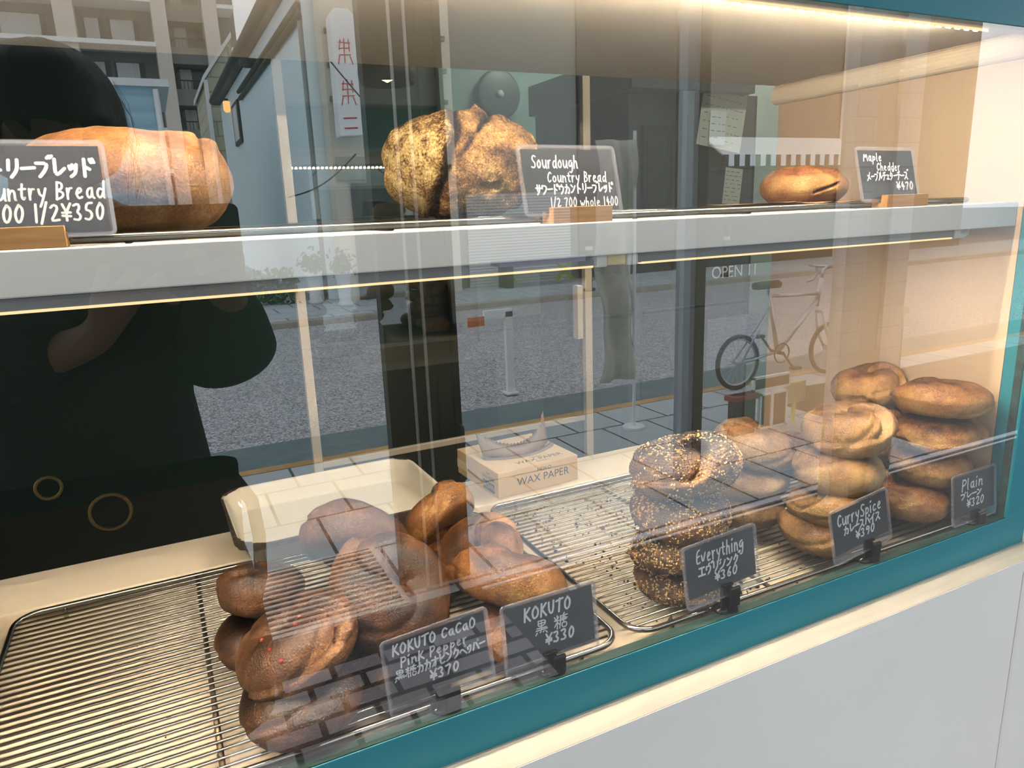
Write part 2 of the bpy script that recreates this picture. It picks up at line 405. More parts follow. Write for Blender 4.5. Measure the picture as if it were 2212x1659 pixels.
# ---------------------------------------------------------------- far buildings
def corr(name, col, scale, axis):
    m, nt, b, out = new_mat(name)
    t = nt.nodes.new('ShaderNodeTexCoord'); w = nt.nodes.new('ShaderNodeTexWave')
    w.bands_direction = axis; w.inputs['Scale'].default_value = scale; w.wave_profile = 'SIN'
    nt.links.new(t.outputs['Object'], w.inputs['Vector'])
    r = nt.nodes.new('ShaderNodeValToRGB'); r.color_ramp.elements[0].color = tuple(c * .86 for c in col[:3]) + (1,); r.color_ramp.elements[1].color = col
    r.color_ramp.elements[1].position = .35
    nt.links.new(w.outputs['Fac'], r.inputs[0]); nt.links.new(r.outputs[0], b.inputs['Base Color'])
    bp = nt.nodes.new('ShaderNodeBump'); bp.inputs['Strength'].default_value = .6; bp.inputs['Distance'].default_value = .02
    nt.links.new(w.outputs['Fac'], bp.inputs['Height']); nt.links.new(bp.outputs[0], b.inputs['Normal'])
    b.inputs['Roughness'].default_value = .6
    return m
siding = corr('blue grey corrugated siding', srgb(222, 242, 248), 2.2, 'Y')
sidingx = corr('pale blue shed siding', srgb(166, 204, 222), 1.2, 'Z')
beige = mat('beige render', srgb(206, 200, 186), .8, var=.05, vscale=1)
cream_wall = mat('apartment render', srgb(214, 206, 196), .8, var=.05, vscale=.5)
grey_wall = mat('apartment grey panels', srgb(128, 128, 124), .8, var=.06, vscale=.5)
black = mat('dark painted metal', srgb(26, 28, 30), .5)
darkglass = mat('dark window glass', srgb(40, 46, 50), .15)
curtain = mat('pale curtain', srgb(206, 208, 206), .8, var=.15, vscale=3, stretch=(6, 1, .2))
whitem = mat('white painted metal', srgb(232, 236, 238), .4)
redm = mat('red sign paint', srgb(190, 40, 44), .6)

h = empty('house', (2.5, -11, G), label='grey corrugated house with dark eaves gutter across the street', cat='building')
def part(name, mb, m, root, bevel=0, smooth=False):
    o = mb.build(name, m, root, bevel, smooth); o.matrix_parent_inverse = Matrix.Translation(-Vector(root.location)); return o
part('wall', MB().box(2.5, 4.62, -25, -11.45, G, 4.0), siding, h)
part('roof', MB().prism([(2.36, 4.02), (3.6, 4.7), (4.68, 4.02)], -25.2, -11.42, axis='y'), black, h)
part('gutter', MB().tube([(2.33, -11.42, 4.14), (2.33, -25.2, 4.14)], .13, 10), black, h, smooth=True)
for i, (x, z) in enumerate(((2.44, 3.58), (2.45, 3.42))):
    part('wall_pipe', MB().tube([(x, -11.44, z), (x, -19.6, z)], .05, 8), black, h, smooth=True)
part('downpipe', MB().tube([(2.46, -11.5, G), (2.46, -11.5, 4.0)], .035, 8), mat('grey downpipe', srgb(120, 128, 132), .5), h, smooth=True)
wf = part('window', MB().box(2.44, 2.5, -21.6, -20.2, 2.45, 3.5), black, h)
part('window_pane', MB().box(2.43, 2.445, -21.4, -20.4, 2.55, 3.4), curtain, h)
part('eave_fan', MB().lathe([(.0, 0), (.22, 0), (.22, .12), (0, .12)], 16, (2.36, -16.5, 3.62)), black, h)
wl = empty('wall_lamp', (2.42, -22.4, 3.62), label='warm glowing lantern on the wall of the corrugated house', cat='lamp')
MB().box(-.05, .05, -.05, .05, .14, .2).build('cap', black, wl); MB().lathe([(.06, -.16), (.1, -.1), (.1, .12), (.06, .14)], 12).build('lamp_glass', emit('warm lantern', (1, .55, .18, 1), 5.0), wl)
f2 = empty('shop_building', (2.64, -11.3, G), label='cream fronted shop with brown slats behind the tall white sign', cat='building')
part('wall', MB().box(2.66, 4.7, -11.4, -11.0, G, 5.4), beige, f2)
for z in (1.15, 2.15, 2.62, 3.1): part('slat', MB().box(2.7, 4.6, -11.0, -10.93, z, z + .07), mat('brown slat', srgb(92, 82, 66), .7), f2)
part('dark_opening', MB().box(2.9, 4.5, -11.0, -10.96, G, .95), darkglass, f2)
part('canopy', MB().prism([(-11.0, 1.35), (-10.92, 1.2), (-10.92, 1.0), (-11.0, 1.0)], 2.7, 4.5), mat('grey canopy cloth', srgb(150, 156, 150), .8), f2)
f3 = empty('grey_building', (4.8, -11.5, G), label='plain grey building with shuttered front across the street', cat='building')
part('wall', MB().box(4.75, 9.6, -16, -11.4, G, 7.5), mat('grey green render', srgb(122, 132, 130), .8, var=.05, vscale=.7), f3)
part('shutter', MB().box(5.0, 7.1, -11.4, -11.34, G, .75), corr('shutter', srgb(206, 208, 206), 6, 'Z'), f3)
part('entrance', MB().box(7.3, 9.55, -11.4, -11.34, G, 4.5), darkglass, f3)
f4 = empty('awning_shop', (9.7, -11.5, G), label='pale shop front with striped awning further along the street', cat='building')
part('wall', MB().box(9.7, 19, -16, -11.4, G, 6.5), mat('brown grey render', srgb(122, 112, 100), .8, var=.05, vscale=1), f4)
part('shop_front', MB().box(10.2, 15, -11.4, -11.34, G, 1.1), darkglass, f4)
part('pilaster', MB().box(14.2, 14.7, -11.36, -11.28, G, 6.4), whitem, f4)
aw = MB(); aw.prism([(-11.35, 1.75), (-10.8, 1.36), (-10.8, 1.33), (-11.35, 1.68)], 10.3, 14.8)
a_ = part('awning', aw, M['shelfwhite'], f4)
st = MB(); st2 = MB()
for i in range(32):
    x = 10.3 + i * 4.5 / 32
    (st if i % 2 else st2).box(x, x + 4.5 / 32, -10.81, -10.79, 1.14, 1.36)
part('awning_valance', MB().add(st.v + [], st.f, 0).add(st2.v, st2.f, 1), [whitem, black], f4)
lime = mat('yellow green tape', srgb(176, 190, 40), .5)
for i, xx in enumerate((5.75, 6.95)):
    t_ = MB()
    for sg_ in (-1, 1): t_.box(-.32, .32, -.004 + .006 * (sg_ > 0), .001 + .006 * (sg_ > 0), -.035, .035, 0, Matrix.Rotation(sg_ * .85, 4, 'Y'))
    o = t_.build('barrier_tape', lime); o.location = (xx, -11.33, -.68)
    tag(o, 'crossed yellow green tape on the shutter' + (' end near the cream shop' if i == 0 else ' end away from the cream shop'), 'tape', 'crossed tapes on the shutter')
sh = empty('blue_shed', (-1, -14, G), label='pale blue metal shed with white top edge across the street', cat='building')
part('wall', MB().box(-5, .45, -17, -14, G, 2.74), sidingx, sh)
part('fascia', MB().box(-5, .62, -17.1, -13.9, 2.74, 2.86), whitem, sh)
part('downpipe', MB().tube([(.4, -13.95, G), (.4, -13.95, 2.7)], .05, 8), whitem, sh, smooth=True)
bh = empty('beige_house', (2.6, -26, G), label='beige gabled house with white verge beside the corrugated house', cat='building')
part('wall', MB().prism([(2.24, G), (2.24, 4.9), (3.13, 6.14), (3.13, G)], -31, -25.7, axis='y'), bricks('beige cladding', srgb(190, 186, 160), srgb(180, 176, 152), srgb(140, 136, 118), 1.2, .45, .02, .8, axes='xz'), bh)
part('verge', MB().prism([(2.14, 4.79), (2.14, 4.95), (3.15, 6.32), (3.15, 6.16)], -31, -25.6, axis='y'), whitem, bh)
part('corner_board', MB().box(2.16, 2.28, -25.75, -25.62, G, 4.85), whitem, bh)
ap = empty('apartment_building', (1, -45, G), label='tall cream apartment block with balconies behind the low houses', cat='building')
part('wall', MB().box(-14, 5.9, -56, -46.2, G, 17), grey_wall, ap)
for x0, x1 in ((1.57, 2.29), (4.1, 4.83), (-2.9, -2.0), (-9, -8)): part('pillar', MB().box(x0, x1, -46.2, -44.4, G, 17), cream_wall, ap)
part('penthouse_step', MB().box(4.83, 5.9, -46.2, -45.2, G, 9.4), cream_wall, ap)
for k in range(-3, 4):
    z = 9.62 + 2.14 * k
    part('balcony_slab', MB().box(-8, 1.57, -46.2, -44.2, z - .1, z + .12), whitem, ap)
    part('parapet', MB().box(2.29, 4.1, -46.2, -45.0, z - .75, z + .1), grey_wall, ap)
    part('balcony_slab', MB().box(4.83, 5.7, -46.2, -44.3, z - .1, z + .1), whitem, ap)
    rl = MB()
    for i in range(10): rl.box(2.35 + i * .19, 2.38 + i * .19, -45.05, -45.0, z + .1, z + .55)
    rl.box(2.29, 4.1, -45.06, -45.0, z + .52, z + .58)
    part('railing', rl, black, ap)
    for x0, x1 in ((-1.75, -.75), (-.55, .9), (-5.5, -3.4)):
        part('window', MB().box(x0, x1, -46.2, -46.1, z + .15, z + 1.55), darkglass, ap)
        part('curtain', MB().box(x0 + .1, x1 - .25, -46.1, -46.05, z + .2, z + 1.5), curtain, ap)
    part('window', MB().box(2.5, 3.9, -46.2, -46.1, z + .15, z + 1.35), darkglass, ap)
    part('curtain', MB().box(2.65, 3.25, -46.1, -46.05, z + .2, z + 1.3), curtain, ap)
sg = empty('tower_sign', (2.88, -10.72, 1.6), label='tall white shop sign with red characters standing out from the cream front', cat='sign')
MB().prism([(-.17, 0), (.17, 0.02), (.19, 1.68), (.1, 1.76), (-.1, 1.76), (-.17, 1.66)], -.15, .15, axis='y').build('sign_box', whitem, sg, bevel=.02)
rs = MB()
for zc in (1.18, .62):  # two illegible red characters
    for (a, b2) in (((-.1, .12), (.1, .12)), ((-.08, .04), (.09, .05)), ((-.1, -.05), (.1, -.04)), ((0, .18), (-.01, -.16)), ((-.09, -.06), (-.12, -.18)), ((.08, -.06), (.12, -.17)), ((-.06, .16), (-.09, .02)), ((.07, .17), (.08, .0))):
        rs.tube([(a[0] * .9, .152, zc + a[1]), (b2[0] * .9, .152, zc + b2[1])], .008, 5)
for zc in (.26, .12): rs.tube([(-.1, .152, zc), (.1, .152, zc + .01)], .012, 5)
rs.build('lettering', redm, sg)
MB().tube([(0, -.15, .3), (0, -.19, .3)], .03, 8).build('bracket', black, sg); MB().tube([(0, -.15, 1.4), (0, -.19, 1.4)], .03, 8).build('bracket', black, sg)
for i, (a, b2, s) in enumerate((((2.9, -10.5, 1.35), (1.85, -10.5, .75), .02), ((2.62, -10.4, 2.6), (4.3, -10.4, .95), .02))):
    A, B = Vector(a), Vector(b2)
    tag(MB().tube([A.lerp(B, t / 12) - Vector((0, 0, .12 * math.sin(PI * t / 12))) for t in range(13)], .012, 6).build('power_cable', black, smooth=True),
        ('thin black overhead cable sagging from the corrugated house wall' if i == 0 else 'thin black overhead cable slanting across the white tower sign'), 'cable')
# hedge and street furniture on the far pavement
lf = MB(); rnd = random.Random(5)
for i in range(2600):
    x = rnd.uniform(-3.5, 2.0); y = rnd.uniform(-11.7, -11.25); z = G + .05 + rnd.uniform(0, .55) ** 1.0
    p = Vector((x, y, z)); e = Euler((rnd.uniform(0, 6), rnd.uniform(0, 6), rnd.uniform(0, 6))).to_matrix()
    lf.quad(*[p + e @ Vector(q) * rnd.uniform(.03, .05) for q in ((-1, -.5, 0), (1, -.5, 0), (1, .5, .2), (-1, .5, .2))])
hd = lf.build('hedge', mat('hedge leaves', srgb(62, 96, 58), .7, var=.4, vscale=6)); tag(hd, 'low green hedge along the far pavement', 'hedge', kind='stuff')
def planter(x, y, lab):
    p = empty('planter', (x, y, G + .05), label=lab, cat='planter')
    MB().lathe([(.1, 0), (.12, .03), (.09, .08), (.11, .42), (.15, .5), (.13, .5), (.1, .46), (0, .46)], 20).build('pot', whitem, p, smooth=True)
    l2 = MB()
    for i in range(160):
        d = Vector((rnd.gauss(0, .09), rnd.gauss(0, .09), .62 + rnd.gauss(0, .09))); e = Euler((rnd.uniform(0, 6), rnd.uniform(0, 6), 0)).to_matrix()
        l2.quad(*[d + e @ Vector(q) * .035 for q in ((-1, -.5, 0), (1, -.5, 0), (1, .5, .2), (-1, .5, .2))])
    l2.build('foliage', hd.data.materials[0], p)
    return p
planter(2.2, -11.05, 'white pedestal planter beside the end of the hedge')
planter(2.52, -10.4, 'white pedestal planter standing nearer the shop than its twin')
bo = empty('bench', (6.6, -10.9, G + .05), label='long violet grey bench on the far pavement', cat='bench')
MB().box(-1.3, 1.3, -.2, .2, .38, .46).build('seat', mat('violet grey boards', srgb(120, 116, 146), .6), bo)
for x in (-1.1, 1.1): MB().box(x - .06, x + .06, -.18, .18, 0, .38).build('leg', black, bo)
for i, (x, y) in enumerate(((6.28, -9.4), (9.36, -9.6))):
    p = empty('bollard', (x, y, G + .05), label=('slim black bollard by the kerb, nearer the bench' if i == 0 else 'slim black bollard by the kerb, further along from the bench'), cat='bollard', group='black bollards along the far kerb')
    MB().lathe([(.1, 0), (.1, .04), (.055, .06), (.055, .82), (.065, .84), (.05, .9), (0, .91)], 16).build('post', black, p, smooth=True)
    MB().lathe([(.058, .66), (.058, .72)], 16).build('reflector_band', mat('reflector', srgb(200, 200, 190), .3), p)
# near pavement: grating, dark panelled pillar with conduits, white tiled pillar, signs
gr = empty('drain_grating', (.405, -2.005, G), label='square slatted drain grating set in the pavement', cat='grating')
MB().box(-.245, .245, -.245, .245, -.03, .001).build('pit', mat('drain shade paint', srgb(10, 10, 10), .9), gr)  # near black block painted as the shade below the slats
fr = MB(); fr.box(-.26, .26, -.26, -.24, -.01, .008).box(-.26, .26, .24, .26, -.01, .008).box(-.26, -.24, -.24, .24, -.01, .008).box(.24, .26, -.24, .24, -.01, .008)
steelg = mat('galvanised steel', srgb(206, 204, 198), .45, .2)
fr.build('frame', steelg, gr)
sl = MB()
for i in range(13): sl.box(-.24, .24, -.222 + i * .037 - .008, -.222 + i * .037 + .008, .001, .008)
sl.build('slats', steelg, gr)
pl = empty('panelled_pillar', (.800, -1.93, G), label='dark green panelled pillar beside the drain grating with two thin conduits', cat='pillar')
dk = mat('dark green timber', srgb(14, 20, 18), .5)
MB().box(-.135, .135, .045, .1, 0, 3.2).build('post', dk, pl)
for x in (.05, .11): MB().box(x - .003, x + .003, .1, .104, 0, 3.2).build('seam', mat('seam', srgb(4, 6, 6), .8), pl)
for x in (-.045, .005): MB().tube([(x, .12, 0), (x, .12, 3.2)], .0055, 8).build('conduit', M['whiteplastic'], pl, smooth=True)
MB().tube([(.115, .1, .62), (.115, .15, .62), (.115, .15, .42), (.115, .1, .42)], .008, 8).build('handle', black, pl, smooth=True)
dp = empty('steel_post', (2.312, -2.2, G), label='slim black and blue grey steel post on the near pavement', cat='post')
MB().box(-.070, .0, -.03, .03, 0, 3.0).build('steel_face', mat('blue grey steel post', srgb(128, 138, 154), .5), dp)
MB().box(.0, .058, -.03, .035, 0, 3.0).build('black_face', mat('black post', srgb(10, 10, 11), .6), dp)
MB().box(-.07, .07, -.05, .05, 0, .006).build('base_plate', black, dp)
tp = empty('tiled_pillar', (2.85, -1.70, G), label='white tiled pillar on the near pavement beyond the bicycle', cat='pillar')
tl = bricks('white wall tiles', srgb(206, 204, 200), srgb(198, 196, 192), srgb(176, 172, 168), .2, .1, .003, .3, var=.05, axes='xz')
MB().box(-.21, -.08, .06, .10, 0, 3.2).box(.06, .2, .06, .10, 0, 3.2).build('tile_face', tl, tp)
MB().box(-.2, .2, .03, .08, 0, 3.2).build('core', mat('grey beige render', srgb(196, 190, 180), .8), tp)
hr = empty('handrail', (4.7, -3.05, G), label='grey pipe handrail on posts behind the tiled pillar', cat='rail')
MB().tube([(-.35, 0, .54), (.45, 0, .52)], .03, 10).build('rail', M['alu'], hr, smooth=True)
for x in (-.3, .02, .4): MB().tube([(x, 0, 0), (x, 0, .53)], .022, 8).build('post', M['alu'], hr, smooth=True)
ms = empty('menu_stand', (3.3, -2.6, G), label='white framed menu stand on the near pavement by the bicycle', cat='sign')
dkb = mat('dark menu board', srgb(58, 54, 52), .6)
for (x0, x1, z0, z1) in ((-.16, .15, .25, .34), (-.1, .13, .0, .23)):
    f = MB(); t = .014
    f.box(x0, x1, -.01, .01, z0, z0 + t).box(x0, x1, -.01, .01, z1 - t, z1).box(x0, x0 + t, -.01, .01, z0, z1).box(x1 - t, x1, -.01, .01, z0, z1)
    fo = f.build('board_frame', whitem, ms); MB().box(x0 + t, x1 - t, -.006, .006, z0 + t, z1 - t).build('board', dkb, fo)
MB().box(-.012, .012, -.012, .012, 0, .26).build('stand_post', whitem, ms)
yc = empty('yellow_card', (3.52, -2.62, G), label='small yellow framed card standing beside the white menu stand', cat='card')
MB().box(-.085, .085, -.008, .008, .13, .255).build('card', mat('khaki card', srgb(168, 160, 130), .6), yc)
MB().box(-.09, .09, -.01, .006, .125, .135).box(-.09, .09, -.01, .006, .25, .26).box(-.09, -.08, -.01, .006, .125, .26).box(.08, .09, -.01, .006, .125, .26).box(-.01, .01, -.01, .006, 0, .13).build('card_frame', mat('pale yellow frame', srgb(214, 208, 128), .5), yc)
rb = empty('crate', (3.06, -2.6, G), label='black crate with red bands standing before the menu stand', cat='crate')
MB().box(-.085, .085, -.03, .03, 0, .25).build('body', black, rb, bevel=.006)
for z in (.04, .22): MB().box(-.105, .105, -.04, .04, z, z + .03).build('band', mat('red band', srgb(150, 44, 40), .5), rb)
sn = empty('sign_stand', (2.33, -4.3, G), label='white tube sign stand with a small orange plate', cat='sign')
MB().box(-.03, .03, -.02, .02, .0, .64).build('post', whitem, sn); MB().box(-.20, .03, -.02, .02, .6, .66).build('arm', whitem, sn)
MB().box(-.05, .05, -.05, .05, 0, .012).build('foot', whitem, sn)
MB().box(-.33, -.2, -.01, .01, .55, .62).build('plate', mat('orange plate', srgb(206, 110, 74), .5), sn)
nb = empty('banner', (2.45, -3.05, G), label='pale cloth banner on a slim pole near the kerb', cat='banner')
MB().tube([(.14, 0, 0), (.14, 0, 1.8)], .01, 8).build('pole', whitem, nb)
MB().lathe([(.07, 0), (.07, .015), (.02, .02), (.012, .03)], 20, (.14, 0, 0)).build('base', whitem, nb)
cl = MB(); nxx, nzz = 10, 30
for j in range(nzz + 1):
    for i in range(nxx + 1):
        u = i / nxx; w_ = j / nzz
        cl.v.append((-.12 + .26 * u + .03 * math.sin(w_ * 9) * (1 - u), .03 * math.sin(u * 9 + w_ * 5) + .015 * math.sin(w_ * 23), .33 + 1.42 * w_))
for j in range(nzz):
    for i in range(nxx):
        a = j * (nxx + 1) + i; cl.f.append((a, a + 1, a + nxx + 2, a + nxx + 1)); cl.m.append(0)
o = cl.build('cloth', mat('off white cloth', srgb(196, 196, 188), .8, var=.12, vscale=18), nb, smooth=True)
o.modifiers.new('thickness', 'SOLIDIFY').thickness = .003
# bicycle leaning by the kerb
bk = empty('bicycle', (4.28, -3.42, G), label='silver small wheeled bicycle parked at the kerb', cat='bicycle')
silver = mat('silver frame', srgb(186, 190, 196), .3, .7); rubber = mat('black rubber', srgb(20, 20, 20), .7)
def ring(c, R, n=40): return [(c[0] + R * math.cos(2 * PI * k / n), c[1], c[2] + R * math.sin(2 * PI * k / n)) for k in range(n)]
for x in (-.48, .48):
    w = MB().tube(ring((x, 0, .21), .195), .017, 10, closed=True).build('tyre', rubber, bk, smooth=True)
    MB().tube(ring((x, 0, .21), .176), .008, 8, closed=True).build('rim', silver, w, smooth=True)
    sp = MB()
    for k in range(20): sp.tube([(x, .012 * (-1) ** k, .21), (x + .176 * math.cos(k * PI / 10), 0, .21 + .176 * math.sin(k * PI / 10))], .0012, 4)
    sp.build('spokes', silver, w); MB().tube([(x, -.04, .21), (x, .04, .21)], .022, 12).build('hub', silver, w, smooth=True)
f = MB(); BBk = (-.08, 0, .24)
for a, b2, r in ((BBk, (.33, 0, .62), .019), (BBk, (-.2, 0, .72), .016), ((-.19, 0, .68), (.33, 0, .66), .015), (BBk, (-.48, .04, .21), .009), (BBk, (-.48, -.04, .21), .009), ((-.18, 0, .6), (-.48, .04, .21), .008), ((-.18, 0, .6), (-.48, -.04, .21), .008), ((.31, 0, .56), (.35, 0, .78), .02)): f.tube([a, b2], r, 10)
f.build('frame', silver, bk, smooth=True)
MB().tube([(.35, .03, .52), (.4, .045, .34), (.48, .045, .21)], .011, 8).tube([(.35, -.03, .52), (.4, -.045, .34), (.48, -.045, .21)], .011, 8).tube([(.35, -.03, .52), (.35, .03, .52)], .014, 8).build('fork', silver, bk, smooth=True)
MB().tube([(.35, 0, .78), (.36, 0, .84), (.42, 0, .86)], .013, 8).build('stem', silver, bk, smooth=True)
hb = MB()
for s in (-1, 1): hb.tube([(.42, 0, .86), (.42, .18 * s, .86), (.5, .2 * s, .86), (.54, .2 * s, .8), (.5, .21 * s, .74), (.44, .22 * s, .73)], .012, 8)
hb.build('handlebar', silver, bk, smooth=True)
MB().prism([(-.04, .78), (.0, .8), (.04, .78), (.03, .74), (-.03, .74)], -.34, -.1).build('saddle', rubber, bk, bevel=.01)
MB().tube([(-.2, 0, .7), (-.21, 0, .76)], .012, 8).build('seat_post', silver, bk)
MB().tube(ring((BBk[0], .045, BBk[2]), .075, 28), .006, 6, closed=True).build('chainring', rubber, bk, smooth=True)
MB().tube([(BBk[0], -.06, .24), (BBk[0], .06, .24)], .014, 8).tube([(BBk[0], .06, .24), (BBk[0] + .1, .07, .12)], .009, 8).tube([(BBk[0], -.06, .24), (BBk[0] - .1, -.07, .36)], .009, 8).box(BBk[0] + .06, BBk[0] + .14, .07, .12, .11, .13).box(BBk[0] - .14, BBk[0] - .06, -.12, -.07, .35, .37).build('crank', rubber, bk)

# ================================================================ THE DISPLAY: counter, shelf, lights
ct = empty('display_counter', (0, .25, -.03), label='cream painted display counter carrying the cooling racks', cat='counter')
def lpart(name, mb, m, root, bevel=0, smooth=False, kind=None):
    o = mb.build(name, m, root, bevel, smooth, kind); o.matrix_parent_inverse = root.matrix_world.inverted() if False else (Matrix.Translation(-Vector(root.location))); return o
lpart('board', MB().box(-1.03, 1.0315, .0138, .43, -.036, -.018), M['cream'], ct)
lpart('base', MB().box(-1.03, 1.0315, .105, .43, G, -.0362), M['cream'], ct)
struct('trim_5', MB().box(-1.03, 1.0315, .4302, .512, G, -.001), M['cream'], bevel=.002)
struct('trim_6', MB().box(-1.03, 1.0315, .5125, .66, G, -.052), M['cream'])
sf = empty('display_shelf', (0, .22, .42), label='thick off white shelf crossing the window display', cat='shelf')
lpart('board', MB().box(-1.03, 1.0315, .037, .36, .405, .4365), M['shelfwhite'], sf, bevel=.0012)
warm = (1.0, .74, .46, 1)
led_dim = emit('led diffuser', (1.0, .66, .34, 1), 1.7)
led_dot = emit('led chip', (1.0, .84, .64, 1), LED_POWER * 4.4)
led_bar_dot = emit('led bar chip', (1.0, .84, .64, 1), LED_POWER * 2.05)
def led_bar(x0, x1, lab):
    r = empty('led_bar', ((x0 + x1) / 2, .05, .3995), label=lab, cat='light', group='led bars under the shelf')
    w = (x1 - x0) / 2
    MB().box(-w, w, -.006, .010, -.004, .0048).box(-w, w, -.0066, -.006, .001, .0022).build('channel', M['alu'], r)
    d = MB(); d.box(-w + .004, w - .004, -.0064, .0085, -.0056, -.0036)
    d.build('diffuser', led_dim, r)
    c = MB(); n = int(2 * w / .0167)
    for i in range(n):
        x = -w + .012 + i * (2 * w - .024) / max(1, n - 1)
        c.box(x - .0062, x + .0062, -.002, .0070, -.0058, -.0050)
    c.build('led_chips', led_bar_dot, r)
    for s in (-1, 1):
        MB().box(s * w - .006 + .006 * s, s * w + .006 + .006 * s, -.0068, .0105, -.0058, .0052).build('end_cap', M['whiteplastic'], r, bevel=.0012)
    return r
led_bar(-.62, .376, 'longer lit led bar under the shelf, above the chocolate coloured bagels')
led_bar(.424, .914, 'shorter lit led bar under the shelf, above the plain bagels')
pj = empty('led_connector', (.400, .052, .3995), label='small pale yellow plug joining the two led bars', cat='connector')
MB().box(-.011, .011, -.007, .01, -.005, .005).build('body', mat('pale yellow plug', srgb(226, 200, 130), .35), pj, bevel=.0015)
pc = empty('extension_lead', (.97, .06, .39), label='white cord from the led bar to the side wall', cat='cord')
o = MB().tube([(-.043, -.008, .0085), (-.02, -.004, .006), (.01, .01, .008), (.04, .032, .014), (.055, .045, .0145)], .0036, 10).build('cord', M['whiteplastic'], pc, smooth=True)
MB().box(.05, .0612, .036, .052, .002, .0145).build('cable_clip', M['whiteplastic'], pc, bevel=.002)
ls = empty('led_strip', (0, .0250, .6362), label='lit led strip along the top edge of the window', cat='light')
tl_ = Matrix.Rotation(math.radians(66), 4, 'X')
MB().box(-1.02, .905, -.005, .005, -.0012, .0, 0, tl_).build('tape', led_dim, ls)
c = MB()
for i in range(116):
    x = -1.01 + i * .0165
    c.box(x - .0035, x + .0035, -.003, .003, -.0048, -.0012, 0, tl_)
c.build('led_chips', led_dot, ls, kind=None)
# under-shelf feel of the second light row is given by the bars themselves

def cooling_rack(name, loc, w, d, lab, group, feet=.016):
    r = empty(name, loc, label=lab, cat='rack', group=group)
    fr = [(p[0], p[1], 0) for p in rrect(w, d, .028, 7)]
    MB().tube(fr, .0034, 10, closed=True).build('frame', M['steel'], r, smooth=True)
    wi = MB(); n = int(d / .0116)
    for i in range(n):
        y = -d / 2 + .013 + i * (d - .026) / (n - 1)
        e = .0 if .03 < i / n < .97 else .008
        wi.tube([(-w / 2 + .002 + e, y, .0006), (w / 2 - .002 - e, y, .0006)], .0014, 7)
    wi.build('wires', M['steel'], r, smooth=True)
    for x in (-w / 6, w / 6):
        MB().tube([(x, -d / 2, -.0032), (x, d / 2, -.0032)], .0027, 8).build('crossbar', M['steel_dark'], r, smooth=True)
    for sx in (-1, 1):
        for sy in (-1, 1):
            x, y = sx * (w / 2 - .05), sy * (d / 2)
            MB().tube([(x, y, 0), (x, y - sy * .002, -feet * .5), (x, y - sy * .004, -feet)], .0024, 8).build('foot', M['steel'], r, smooth=True)
    return r
RK = -.0018
cooling_rack('cooling_rack', (.092, .222, RK), .600, .394, 'wire cooling rack beneath the dark cocoa bagels, mostly empty', 'wire cooling racks')
cooling_rack('cooling_rack', (.7135, .222, RK), .606, .394, 'crumb strewn wire cooling rack beneath the seeded and plain bagels', 'wire cooling racks')
cooling_rack('cooling_rack', (.084, .212, .4412), .600, .288, 'wire cooling rack on the shelf beneath the sourdough loaf', 'wire racks on the shelf', .0045)
cooling_rack('cooling_rack', (.690, .212, .4412), .600, .288, 'wire cooling rack on the shelf beneath the cheese bun', 'wire racks on the shelf', .0045)
# crumbs
cr = MB(); rnd = random.Random(9)
def bit(mb, p, s, sx=1):
    e = Euler((rnd.uniform(0, 6), rnd.uniform(0, 6), rnd.uniform(0, 6))).to_matrix()
    vs = [p + e @ (Vector(q) * s * rnd.uniform(.6, 1.3)) for q in ((1.5, 0, 0), (-1.5, 0, 0), (0, 1, 0), (0, -1, 0), (0, 0, .7), (0, 0, -.7))]
    mb.add(vs, [(0, 2, 4), (2, 1, 4), (1, 3, 4), (3, 0, 4), (2, 0, 5), (1, 2, 5), (3, 1, 5), (0, 3, 5)])
for i in range(520):
    x = .60 + rnd.gauss(-.06, .085); y = rnd.uniform(.02, .40)
    if not .42 < x < .98: continue
    bit(cr, Vector((x, y, rnd.choice((-.0172, .0004)))), abs(rnd.gauss(0, .0013)) + .0007)
for i in range(26): bit(cr, Vector((rnd.uniform(-.2, .4), rnd.uniform(.02, .4), -.0172)), rnd.uniform(.0006, .0014))
for i in range(60): bit(cr, Vector((rnd.gauss(.52, .08), rnd.uniform(.0145, .024), -.0172)), rnd.uniform(.0005, .001))
tag(cr.build('crumbs', [M['crumb']]), 'dark crumbs and fallen seeds strewn over the cooling rack', 'crumbs', kind='stuff')
cs = MB()
for i in range(130):
    x = .56 + rnd.gauss(-.06, .08); y = rnd.uniform(.014, .40)
    if .42 < x < .98: bit(cs, Vector((x, y, -.0172)), .0009)
tag(cs.build('sesame_crumbs', [M['sesame']]), 'pale sesame seeds scattered under the seeded bagels', 'seeds', kind='stuff')

